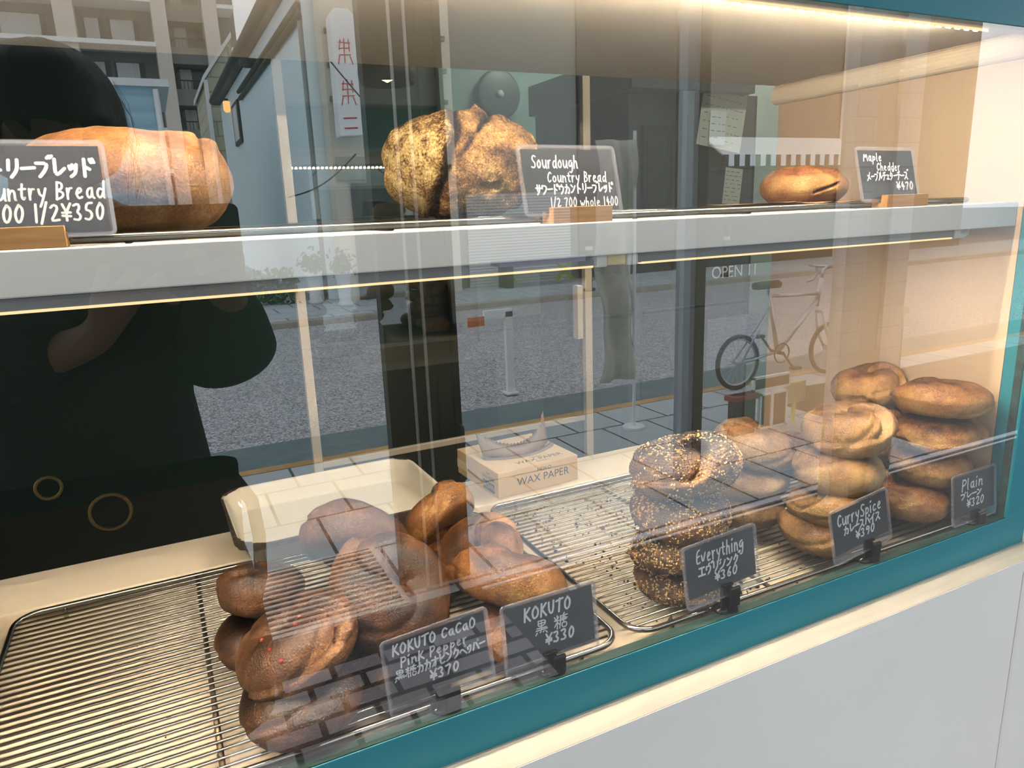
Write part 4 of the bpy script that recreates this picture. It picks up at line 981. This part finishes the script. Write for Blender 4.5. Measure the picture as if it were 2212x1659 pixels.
bagel('rye', .716, .176, .0225, .0510, .044, (0, 0, 60), R_ + 'lowest of the stack behind the seeded bagels', gr_, 33)
Y_ = 'yellowish curry bagel '
bagel('curry', .7960, .086, .1490, .0640, .060, (10, 4, 215), Y_ + 'topmost of the stack behind the Curry Spice sign', gc, 41, k=1.2, deep=.28, dark=.06, hole=-.006)
bagel('curry', .7800, .082, .0980, .0590, .056, (4, 0, 20), Y_ + 'second from the top behind the Curry Spice sign', gc, 42, k=.5, deep=.12)
bagel('curry', .7560, .074, .0545, .0500, .044, (3, 0, 130), Y_ + 'third from the top behind the Curry Spice sign', gc, 43)
bagel('curry', .7400, .073, .0210, .0500, .042, (6, -4, 60), Y_ + 'lowest, resting on the rack behind the Curry Spice sign', gc, 44, k=.8)
P_ = 'golden plain bagel '
bagel('plain', .9680, .070, .1690, .0670, .052, (6, 4, 80), P_ + 'topmost of the corner stack', gp, 51, k=1.1, dark=.08, hole=-.006)
bagel('plain', .9690, .072, .1185, .0580, .050, (2, 0, 230), P_ + 'second from the top of the corner stack', gp, 52, k=1.5, deep=.38, dark=.04)
bagel('plain', .9690, .078, .0700, .0550, .050, (3, 0, 320), P_ + 'third from the top of the corner stack, half behind the Plain sign', gp, 53, k=1.2)
bagel('plain', .9300, .080, .0235, .0550, .046, (3, 0, 100), P_ + 'lowest of the corner stack, pushed out towards the curry bagels', gp, 54, k=.6, dark=.05)
bagel('plain', .9750, .196, .1600, .0525, .058, (10, -4, 250), P_ + 'topmost of the rear stack by the side wall', gp, 55, k=1.0, deep=.3)
bagel('plain', .9700, .194, .1120, .0540, .044, (0, 0, 120), P_ + 'second from the top of the rear stack by the side wall', gp, 56, dark=.08)
bagel('plain', .9680, .194, .0680, .0560, .046, (0, 0, 20), P_ + 'third from the top of the rear stack by the side wall', gp, 57, dark=.05)
bagel('plain', .9600, .196, .0225, .0560, .044, (0, 0, 210), P_ + 'lowest of the rear stack by the side wall', gp, 58)
bagel('plain', .9450, .312, .0255, .0540, .050, (0, 0, 150), P_ + 'alone at the back of the rack, peeping out behind the curry stack', gp, 59, dark=.08)

# ---------------------------------------------------------------- loaves on the shelf
def ball(fn, name, m, nu=150, nv=90): return grid_mesh(name, fn, nu, nv, m, None, wrap_v=False)
def sph(u, v): 
    a = 2 * PI * u; t = PI * v
    return Vector((math.sin(t) * math.cos(a), math.sin(t) * math.sin(a), -math.cos(t)))
so_off = Vector((3.1, 7.7, 1.2))
def crack_x(z): return -.07 - .26 * max(0, .5 - z) - .012 * math.sin(z * 9)
def sour_fn(u, v):
    d = sph(u, v)
    ex = .0835; ey = .070; ez = .058
    # a squarish tall dome, flat below
    p = Vector((d.x * ex, d.y * ey, d.z * ez))
    sup = 1 + .10 * (abs(d.x * d.z)) * 2
    p.x *= sup; p.z *= 1 + .06 * abs(d.x)
    zl = -ez * .88
    if p.z < zl: p.z = zl + (p.z - zl) * .1
    nz_, nx_ = p.z / ez, p.x / ex
    s = nx_ - crack_x(nz_)
    front = max(0, -d.y) 
    g = math.exp(-(s / .060) ** 2)
    right = 1 / (1 + math.exp(-s / .03))
    s2 = nx_ - .30 - .5 * (nz_ - .75); g2 = math.exp(-(s2 / .04) ** 2) * (1 if nz_ > .25 else max(0, (nz_ + .05) / .3))
    rough = fb(p + so_off, 55, 6) * .0036 * (0.35 + right) + fb(p + so_off, 14, 3) * .004
    k = 1 + (-.17 * g * (front * .9 + .25 * (nz_ > .6)) * (1 if nz_ < .55 else .45) + .045 * math.exp(-((s + .10) / .07) ** 2) - .07 * g2)
    p *= k
    p += d * rough
    if abs(nx_ - .20) < .07 and nz_ > .75: p.z += .009 * (1 - abs(nx_ - .20) / .07) * max(0, (1 - abs(d.y) * 2.5))
    if right > .5:
        b = .34 + .50 * fb(p + so_off, 30, 6) + .30 * max(0, nz_ - .45) + .9 * g + .55 * g2 + .28 * max(0, -nz_ - .5) + .30 * max(0, nx_ - .55)
    else:
        b = .46 + .34 * fb(p + so_off, 70, 5) + .9 * max(0, nz_ - .55) + .8 * g + .3 * max(0, -nx_ - .8) - .12
    return p, max(.02, min(.98, b))
me = ball(sour_fn, 'sourdough_loaf', BR['boule'], 220, 140)
me.materials.append(BR['floury'])
for p in me.polygons:
    c = p.center
    if c.x / .0835 - crack_x(c.z / .058) < -.02: p.material_index = 1
so_ = bpy.data.objects.new('sourdough_loaf', me); COL.objects.link(so_); so_.location = (.318, .225, .4985); so_.rotation_euler = (0, 0, -.38)
tag(so_, 'big dark sourdough loaf with floured side and burst crust on the shelf', 'bread')
cb_off = Vector((9.1, 2.7, 5.5))
def country_fn(u, v):
    d = sph(u, v); ex, ey, ez = .082, .066, .044
    p = Vector((d.x * ex, d.y * ey, d.z * ez)); p.z *= 1 + .14 * abs(d.x)
    if d.x > .3: p.z += .010 * (d.x - .3) * max(0, d.z) * 1.3; p.x += .003 * max(0, d.z)
    zl = -ez * .86
    if p.z < zl: p.z = zl + (p.z - zl) * .1
    s = d.x - .52 - .25 * d.z + .2 * d.y; g = math.exp(-(s / .05) ** 2) * max(0, d.z + .2)
    p *= 1 - .06 * g + .07 * math.exp(-((s - .11) / .07) ** 2) * max(0, d.z)
    p += d * (fb(p + cb_off, 18, 4) * .003 + fb(p + cb_off, 80, 3) * .0005)
    b = .42 + .22 * fb(p + cb_off, 24, 4) + .18 * max(0, -d.x) - .36 * math.exp(-((s - .16) / .09) ** 2) * max(0, d.z) + .2 * g - .22 * max(0, -d.z - .35) - .18 * math.exp(-((s + .16) / .12) ** 2) * max(0, d.z)
    return p, max(.02, min(.98, b))
o = bpy.data.objects.new('country_loaf', ball(country_fn, 'country_loaf', BR['country'])); COL.objects.link(o); o.location = (-.012, .150, .4815)
tag(o, 'round golden country loaf behind its sign at the end of the shelf', 'bread')
mp_off = Vector((1.3, 8.2, 4.4))
def maple_fn(u, v):
    d = sph(u, v); ex, ey, ez = .064, .052, .0275
    p = Vector((d.x * ex, d.y * ey, d.z * ez)); p.z *= 1 + .12 * abs(d.x)
    zl = -ez * .8
    if p.z < zl: p.z = zl + (p.z - zl) * .15
    s = d.z - (.62 * d.x + .02); g = math.exp(-(s / .07) ** 2) * (1 if -.45 < d.x < .22 and d.y < 0 else 0)
    top = max(0, (d.z - .62)) 
    nx = math.exp(-((d.x - .16) / .12) ** 2) * max(0, d.z)
    p *= 1 - .10 * g - .10 * nx
    p += d * (fb(p + mp_off, 22, 4) * .002 + (fb(p + mp_off, 120, 4) * .0035 if top > 0 else 0))
    return p, max(.02, min(.98, .30 + .2 * fb(p + mp_off, 26, 4) + .7 * g + .25 * max(0, d.x - .2) + .12 * max(0, d.z)))
me = ball(maple_fn, 'cheese_bun', BR['maple']); me.materials.append(BR['cheese'])
for p in me.polygons:
    c = p.center
    if c.z / .0275 > .62 + .25 * noise.noise(c * 90) and c.z > 0: p.material_index = 1
o = bpy.data.objects.new('cheese_bun', me); COL.objects.link(o); o.location = (.822, .205, .4655)
tag(o, 'golden cheese topped bun with a slit on the shelf', 'bread')
ps = MB(); nxx = 20
for i in range(nxx + 1):
    for j in range(9):
        ps.v.append((-.115 + .23 * i / nxx, -.075 + .15 * j / 8 + .006 * math.sin(i * .9 + j), .0004 + .0012 * (1 + math.sin(i * 1.3 + j * .8)) + .002 * (abs(i / nxx - .5) * 2) ** 4))
for i in range(nxx):
    for j in range(8): a = i * 9 + j; ps.f.append((a, a + 9, a + 10, a + 1)); ps.m.append(0)
o = ps.build('paper_sheet', M['brownpaper'], smooth=True); o.location = (.845, .215, .4432); o.modifiers.new('thickness', 'SOLIDIFY').thickness = .0004
tag(o, 'sheet of brown baking paper under the cheese bun', 'paper')

# ================================================================ BEHIND THE DISPLAY: glass partition, oven cabinet, notices
gp_ = empty('glass_partition', (.69, 1.19, -.1), label='cream framed glass sliding screen standing behind the counter', cat='screen')
cf = M['cream']
lpart('stile', MB().box(.282, .303, 1.18, 1.20, G, 1.5), cf, gp_); 
for x0, x1, y in ((1.068, 1.079, 1.184), (1.086, 1.098, 1.196)): lpart('stile', MB().box(x0, x1, y - .01, y + .008, G, 1.5), cf, gp_)
lpart('stile', MB().box(2.30, 2.33, 1.18, 1.20, G, 1.5), cf, gp_)
lpart('bottom_rail', MB().box(.304, 1.067, 1.182, 1.198, -.157, -.143), cf, gp_)
lpart('top_rail', MB().box(.304, 2.299, 1.182, 1.198, 1.48, 1.50), cf, gp_)
lpart('pane', MB().box(.304, 1.067, 1.188, 1.191, -.142, 1.479), M['rearpane'], gp_)
lpart('pane', MB().box(.304, 1.067, 1.188, 1.191, G, -.158), M['rearpane'], gp_)
lpart('pane', MB().box(1.099, 2.299, 1.188, 1.191, G, 1.479), M['rearpane'], gp_)
lpart('handle', MB().box(1.034, 1.052, 1.160, 1.187, .09, .24), cf, gp_, bevel=.002)
lt = text_mesh('window_lettering', 'OPEN 11', .052, M['whiteplastic'], None, (1.63, 1.186, .236), (PI / 2, 0, 0), .95)
tag(lt, 'white OPEN lettering stuck on the glass screen', 'lettering')
ov = empty('oven_cabinet', (1.82, 1.95, G), label='tall dark steel oven cabinet behind the glass screen', cat='oven')
dm = mat('dark grey steel', srgb(74, 76, 80), .45, .3, var=.08, vscale=4); dm2 = mat('black steel', srgb(22, 22, 24), .5)
lpart('body', MB().box(1.532, 2.10, 1.62, 2.3, G, .83), dm, ov)
lpart('hood', MB().box(1.50, 2.05, 1.56, 2.3, .831, .95), dm, ov, bevel=.004)
dr = lpart('door', MB().box(1.585, 1.715, 1.605, 1.62, .1, .72), dm2, ov)
lpart('door_window', MB().box(1.60, 1.70, 1.602, 1.605, .45, .68), mat('oven glass', srgb(30, 30, 34), .1), ov)
lpart('door_lower', MB().box(1.585, 1.715, 1.605, 1.62, G + .1, .08), dm2, ov)
lpart('steel_post', MB().box(1.716, 1.768, 1.56, 1.62, G, .83), mat('blue grey steel', srgb(128, 138, 154), .35, .5), ov)
lpart('side_panel', MB().box(1.769, 2.10, 1.60, 1.62, G, .83), dm2, ov)
def notice(x0, x1, z0, z1, rot, m, lab, lines, y=1.594):
    w, h = x1 - x0, z1 - z0
    o = MB().box(-w / 2, w / 2, -.0004, .0004, -h / 2, h / 2).build('paper_notice', m); o.location = ((x0 + x1) / 2, y, (z0 + z1) / 2); o.rotation_euler = (0, D(rot), 0)
    tag(o, lab, 'paper')
    q = random.Random(int(x0 * 1000)); t = MB()
    for i in range(lines):
        zz = h / 2 - h * (i + 1) / (lines + 1); xx = -w * .42
        while xx < w * .36:
            l = q.uniform(.006, .022); t.box(xx, xx + l, -.0007, -.0005, zz, zz + .0022); xx += l + q.uniform(.004, .02)
    t.build('writing', M['ink'], o)
    return o
pw = mat('pale paper', srgb(210, 208, 196), .8); pv = mat('violet grey paper', srgb(120, 124, 156), .8)
notice(1.825, 2.035, .640, .868, 9, pw, 'large pale handwritten notice hanging askew on the oven cabinet', 7)
notice(1.865, 1.940, .655, .772, 4, mat('white paper', srgb(226, 232, 240), .8), 'small white slip hung over the large askew notice', 4, y=1.590)
notice(1.945, 2.030, .440, .572, 6, pw, 'smaller pale list hung below the large notice', 8)
notice(1.885, 2.160, -.190, .010, -1, pv, 'violet grey printed sheet on the lower oven cabinet', 12)
tb = empty('tote_bag', (1.42, 1.72, .35), label='blue and white bag of rolls beside the oven cabinet', cat='bag')
MB().lathe([(.0, -.10), (.06, -.09), (.075, 0), (.06, .14), (.045, .24), (0, .25)], 20).build('bag_body', mat('blue cloth', srgb(58, 110, 150), .7), tb, smooth=True)
MB().lathe([(.077, -.02), (.079, 0), (.066, .13), (.064, .13)], 20, (-.006, -.006, .0)).build('white_panel', whitem, tb, smooth=True)
for i, (dx, dz) in enumerate(((.05, -.02), (.05, .06), (.035, .12))):
    tag(MB().lathe([(0, -.03), (.03, -.022), (.038, 0), (.028, .022), (0, .03)], 16, (1.41 + dx, 1.655, .34 + dz)).build('roll', BR['curry'], smooth=True), 'brown roll in front of the blue bag', 'bread', 'rolls by the blue bag')
st_ = empty('side_table', (1.385, 1.70, G), label='dark stand holding the blue bag', cat='stand')
MB().box(-.1, .1, -.1, .14, 0, 1.145).build('body', dm2, st_)
dsk = empty('wall_fan', (1.89, 3.44, 1.095), (PI / 2, 0, 0), label='round dark disc fan on the green back wall', cat='fan')
MB().lathe([(0, 0), (.125, 0), (.135, .02), (.135, .05), (.12, .06), (0, .055)], 40).build('grille', mat('dark fan grille', srgb(30, 44, 42), .5), dsk, smooth=True)
MB().lathe([(0, .056), (.022, .056), (.022, .07), (0, .072)], 20).build('hub', mat('grey hub', srgb(120, 128, 126), .5), dsk, smooth=True)
pn = MB().box(1.55, 2.40, 3.44, 3.49, -.2, 1.6).build('wall_panel', mat('grey green panel', srgb(84, 110, 106), .6, var=.05, vscale=3)); 
pn.data.transform(Matrix.Translation((0, .008, 0))); tag(pn, 'grey green panel on the back wall behind the fan', 'panel')
pd = empty('pendant_lamp', (.86, 2.2, .94), label='black pendant lamp hanging inside the shop', cat='lamp')
MB().lathe([(0, .17), (.05, .17), (.08, .10), (.11, .02), (.10, -.02), (.09, -.02), (.09, .02), (0, .1)], 28).build('lamp_shade', black, pd, smooth=True)
MB().tube([(0, 0, .17), (0, 0, .95)], .004, 6).build('cord', black, pd)
MB().lathe([(0, -.015), (.03, .0), (.03, .04), (0, .06)], 16).build('bulb', emit('pendant bulb', (1, .75, .45, 1), 6), pd, smooth=True)
cl_ = empty('added_fill_lamp', (1.9, .86, 1.985), label='plain added fill lamp of the bakery room', cat='lamp')  # unseen lamp, added to brighten the cabinet front and its papers
MB().box(-.25, .25, -.08, .08, -.02, .012).build('housing', whitem, cl_); MB().box(-.24, .24, -.07, .07, -.026, -.0205).build('diffuser', emit('added fill lamp', (1, .93, .82, 1), 170), cl_)

c2_ = copy_tree(cl_); c2_.location = (2.3, 2.7, 1.985); c2_['label'] = 'second added fill lamp further inside the bakery room'  # unseen too, added to lift the back and side walls
cl_['label'] = 'added fill lamp of the bakery room above the oven cabinet'
# ================================================================ THE PERSON TAKING THE PHOTOGRAPH (seen only in the glass)
def skin(name, nodes, edges, m, parent=None, sub=2, root=0):
    """nodes: (x, y, z, rx, ry)"""
    me = bpy.data.meshes.new(name); bm = bmesh.new(); ly = bm.verts.layers.skin.verify(); vs = [bm.verts.new(n[:3]) for n in nodes]
    for a, b in edges: bm.edges.new((vs[a], vs[b]))
    for i, n in enumerate(nodes):
        vs[i][ly].radius = (n[3], n[4] if len(n) > 4 else n[3]); vs[i][ly].use_root = (i == root)
    bm.to_mesh(me); bm.free(); me.materials.append(m)
    o = bpy.data.objects.new(name, me); COL.objects.link(o)
    if parent: o.parent = parent
    s = o.modifiers.new('skin', 'SKIN'); s.use_smooth_shade = True
    u = o.modifiers.new('smooth', 'SUBSURF'); u.levels = sub; u.render_levels = sub
    return o
skinm = mat('skin', srgb(112, 82, 66), .55); coatm = mat('black wool coat', srgb(9, 11, 11), .95, var=.3, vscale=60, bump=.4, bscale=120); hairm = mat('black hair', srgb(8, 8, 9), .5)
PX, PY = -.135, -.86
pe = empty('person', (PX, PY, G), label='person in black coat photographing the window, mirrored dimly in the glass', cat='person')
H_ = lambda z: z - G
N = []; Ed = []
def nd(x, y, z, rx, ry=None, link=None):
    N.append((x - PX, y - PY, H_(z), rx, ry or rx)); i = len(N) - 1
    if link is not None: Ed.append((link, i))
    return i
pel = nd(PX, PY, .0, .13, .10); w_ = nd(PX, PY, .16, .115, .09, pel); ch_ = nd(PX, PY, .33, .14, .10, w_); sh0 = nd(PX, PY + .005, .44, .10, .07, ch_)
nk = nd(PX + .01, PY + .01, .50, .048, .048, sh0); hd1 = nd(PX + .015, PY + .03, .57, .065, .075, nk); hd2 = nd(PX + .015, PY + .035, .64, .072, .085, hd1); nd(PX + .015, PY + .03, .695, .05, .06, hd2)
nose = nd(PX + .015, PY + .125, .60, .012, .014, hd1)
for s in (-1, 1):
    hp = nd(PX + s * .085, PY, -.08, .09, .09, pel); kn = nd(PX + s * .085, PY + .015, -.46, .058, .058, hp); an = nd(PX + s * .085, PY - .01, -.84, .038, .042, kn)
    hl = nd(PX + s * .088, PY + .02, -.895, .036, .034, an); nd(PX + s * .095, PY + .13, -.905, .034, .026, hl)
# right arm (towards +x): elbow out, forearm up to the phone
sR = nd(PX + .16, PY, .42, .055, .055, sh0); eR = nd(PX + .235, PY + .04, .185, .045, .045, sR); wR = nd(PX + .228, PY + .225, .375, .028, .026, eR); pR = nd(PX + .236, PY + .268, .418, .022, .030, wR)
sL = nd(PX - .16, PY, .42, .055, .055, sh0); eL = nd(PX - .20, PY + .05, .205, .045, .045, sL); wL = nd(PX + .040, PY + .22, .290, .027, .026, eL); pL_ = nd(PX + .085, PY + .262, .345, .022, .030, wL)
def fingers(palm, base, dirs, ln):
    for k, (dx, dy, dz) in enumerate(dirs):
        d = Vector((dx, dy, dz)).normalized(); l = ln[k]; b0 = Vector(base[k])
        a = nd(*b0, .0092, None, palm); b = nd(*(b0 + d * l * .5), .0085, None, a); c = nd(*(b0 + d * l * .8 + Vector((0, .008, .0))), .0078, None, b); nd(*(b0 + d * l * .95 + Vector((0, .020, 0))), .0066, None, c)
bR = Vector((PX + .236, PY + .268, .418))
fingers(pR, [bR + Vector((.0 - .004 * i, .012, .028 - .018 * i)) for i in range(4)] + [bR + Vector((-.012, -.012, -.012))], [(-.75, .25, .25), (-.9, .25, .1), (-.9, .25, -.05), (-.8, .3, -.2), (-.9, -.05, -.4)], [.052, .06, .056, .044, .046])
bL = Vector((PX + .085, PY + .262, .345))
fingers(pL_, [bL + Vector((-.028 + .018 * i, .014, .014)) for i in range(4)] + [bL + Vector((.022, -.014, .004))], [(.35, .3, .8), (.6, .3, .5), (.85, .3, .05), (.9, .3, -.3), (.75, -.05, .7)], [.046, .056, .058, .05, .048])
body = skin('body', N, Ed, skinm, pe, 2, 0)
# face and hair
hb_ = MB(); hq = random.Random(3)
hc = Vector((.015, .02, H_(.618)))
def hair_fn(u, v):
    d = sph(u, v); p = Vector((d.x * .108, d.y * .112, d.z * .112))
    if d.z < 0: p.x *= 1 - .12 * d.z; p.y *= 1 - .05 * d.z
    p += d * (fb(p, 30, 3) * .002 + .0012 * math.sin(math.atan2(d.y, d.x) * 40))
    if d.y > .62 and d.z < -.12: p.y *= .60                      # the face opening
    return p + hc, .5
me = grid_mesh('hair', hair_fn, 72, 40, hairm, None, wrap_v=False)
o = bpy.data.objects.new('hair', me); COL.objects.link(o); o.parent = pe
st = MB()
for i in range(26):
    a = hq.uniform(-.6, .7); z0 = hq.uniform(-.05, .06); b = hc + Vector((.104 * math.cos(a), .10 * math.sin(a), z0)); w = hq.uniform(.006, .02)
    st.tube([b, b + Vector((w * .8, 0, -.03)), b + Vector((w, 0, -.07)), b + Vector((w * .3, 0, -.11))], .0003, 4)
st.build('loose_hair', hairm, pe, kind='stuff')
for s in (-1, 1):
    MB().lathe([(0, -.011), (.010, -.006), (.012, 0), (.010, .006), (0, .011)], 14, (.015 + s * .030, .105, H_(.622))).build('eye', mat('eye', srgb(60, 56, 52), .2), pe, smooth=True)
MB().prism([(-.022, 0), (0, .005), (.022, 0), (0, -.007)], .098, .112, axis='y').build('mouth', mat('lips', srgb(130, 70, 64), .5), pe).location = (.015, 0, H_(.560))
# coat: a flared body with wide sleeves
prof = [(.47, .085, .075), (.445, .150, .095), (.40, .185, .115), (.30, .178, .125), (.15, .165, .128), (.0, .180, .140), (-.20, .225, .165), (-.38, .245, .18), (-.50, .235, .178)]
cm = MB(); nn = 48
for z, rx, ry in prof:
    for k in range(nn):
        a = 2 * PI * k / nn; wv = 1 + .03 * math.sin(a * 7 + z * 3) * max(0, .2 - z)
        cm.v.append((rx * math.cos(a) * wv, ry * math.sin(a) * wv, H_(z)))
for i in range(len(prof) - 1):
    for k in range(nn): cm.f.append((i * nn + k, i * nn + (k + 1) % nn, (i + 1) * nn + (k + 1) % nn, (i + 1) * nn + k)); cm.m.append(0)
o = cm.build('coat', coatm, pe, smooth=True); o.modifiers.new('thickness', 'SOLIDIFY').thickness = .008
def rel(x, y, z): return (x, y, H_(z))
for s in (1, -1):
    if s > 0: pts = [rel(.14, 0, .42), rel(.20, .02, .32), rel(.232, .04, .190), rel(.222, .11, .26), rel(.222, .19, .345)]; rr = [.075, .084, .094, .080, .052]
    else: pts = [rel(-.14, 0, .42), rel(-.185, .02, .31), rel(-.20, .05, .215), rel(-.10, .12, .255), rel(.01, .19, .300)]; rr = [.075, .08, .078, .072, .055]
    sm = [Vector(p) for p in pts]
    o = MB().tube(sm, rr, 24).build('sleeve', coatm, pe, smooth=True); u = o.modifiers.new('s', 'SUBSURF'); u.levels = 2; u.render_levels = 2
for s in (-1, 1):
    MB().prism(rrect(.085, .24, .04, 6, cx=s * .09, cy=.05), 0, .10, axis='z').build('boot', black, pe, bevel=.012)
ph = empty('phone', (.035, -.566, .437), (0, 0, 0), label='dark phone held up by the person in the black coat', cat='phone')
MB().prism(rrect(.158, .074, .010, 5), -.004, .004, axis='y').build('body', mat('dark phone back', srgb(36, 38, 42), .25), ph, bevel=.001)
MB().prism(rrect(.046, .046, .010, 5, cx=-.046, cy=.010), .004, .0055, axis='y').build('camera_plate', black, ph)
bg_ = empty('tote', (-.11, -.66, -.06), label='black leather shoulder bag with brass ring on the person in the coat', cat='bag')
lea = mat('black leather', srgb(5, 6, 6), .85, bump=.2, bscale=90, spec=.15); brass = mat('brass', srgb(176, 140, 76), .3, .9)
tm = MB()
for z, w, d in ((-.16, .165, .045), (0, .178, .052), (.128, .185, .04), (.132, .178, .034), (.0, .17, .04)):
    tm.v += [(p[0], p[1], z) for p in rrect(2 * w, 2 * d, .03, 6)]
L = 28
for i in range(4):
    for k in range(L): tm.f.append((i * L + k, i * L + (k + 1) % L, (i + 1) * L + (k + 1) % L, (i + 1) * L + k)); tm.m.append(0)
tm.f.append(tuple(range(L))[::-1]); tm.m.append(0); tm.f.append(tuple(range(4 * L, 5 * L))); tm.m.append(0)
tm.build('bag_body', lea, bg_, smooth=True)
MB().tube([(.17, 0, .11), (.20, -.01, .05), (.205, -.02, -.02), (.20, -.03, -.10), (.182, -.02, -.15)], .011, 8).build('strap', lea, bg_, smooth=True)
MB().tube(ring((.0, .053, .100), .027, 24), .0028, 8, closed=True).build('ring', brass, bg_, smooth=True)
MB().tube(ring((-.07, .052, .152), .016, 20), .0024, 8, closed=True).build('buckle', brass, bg_, smooth=True)
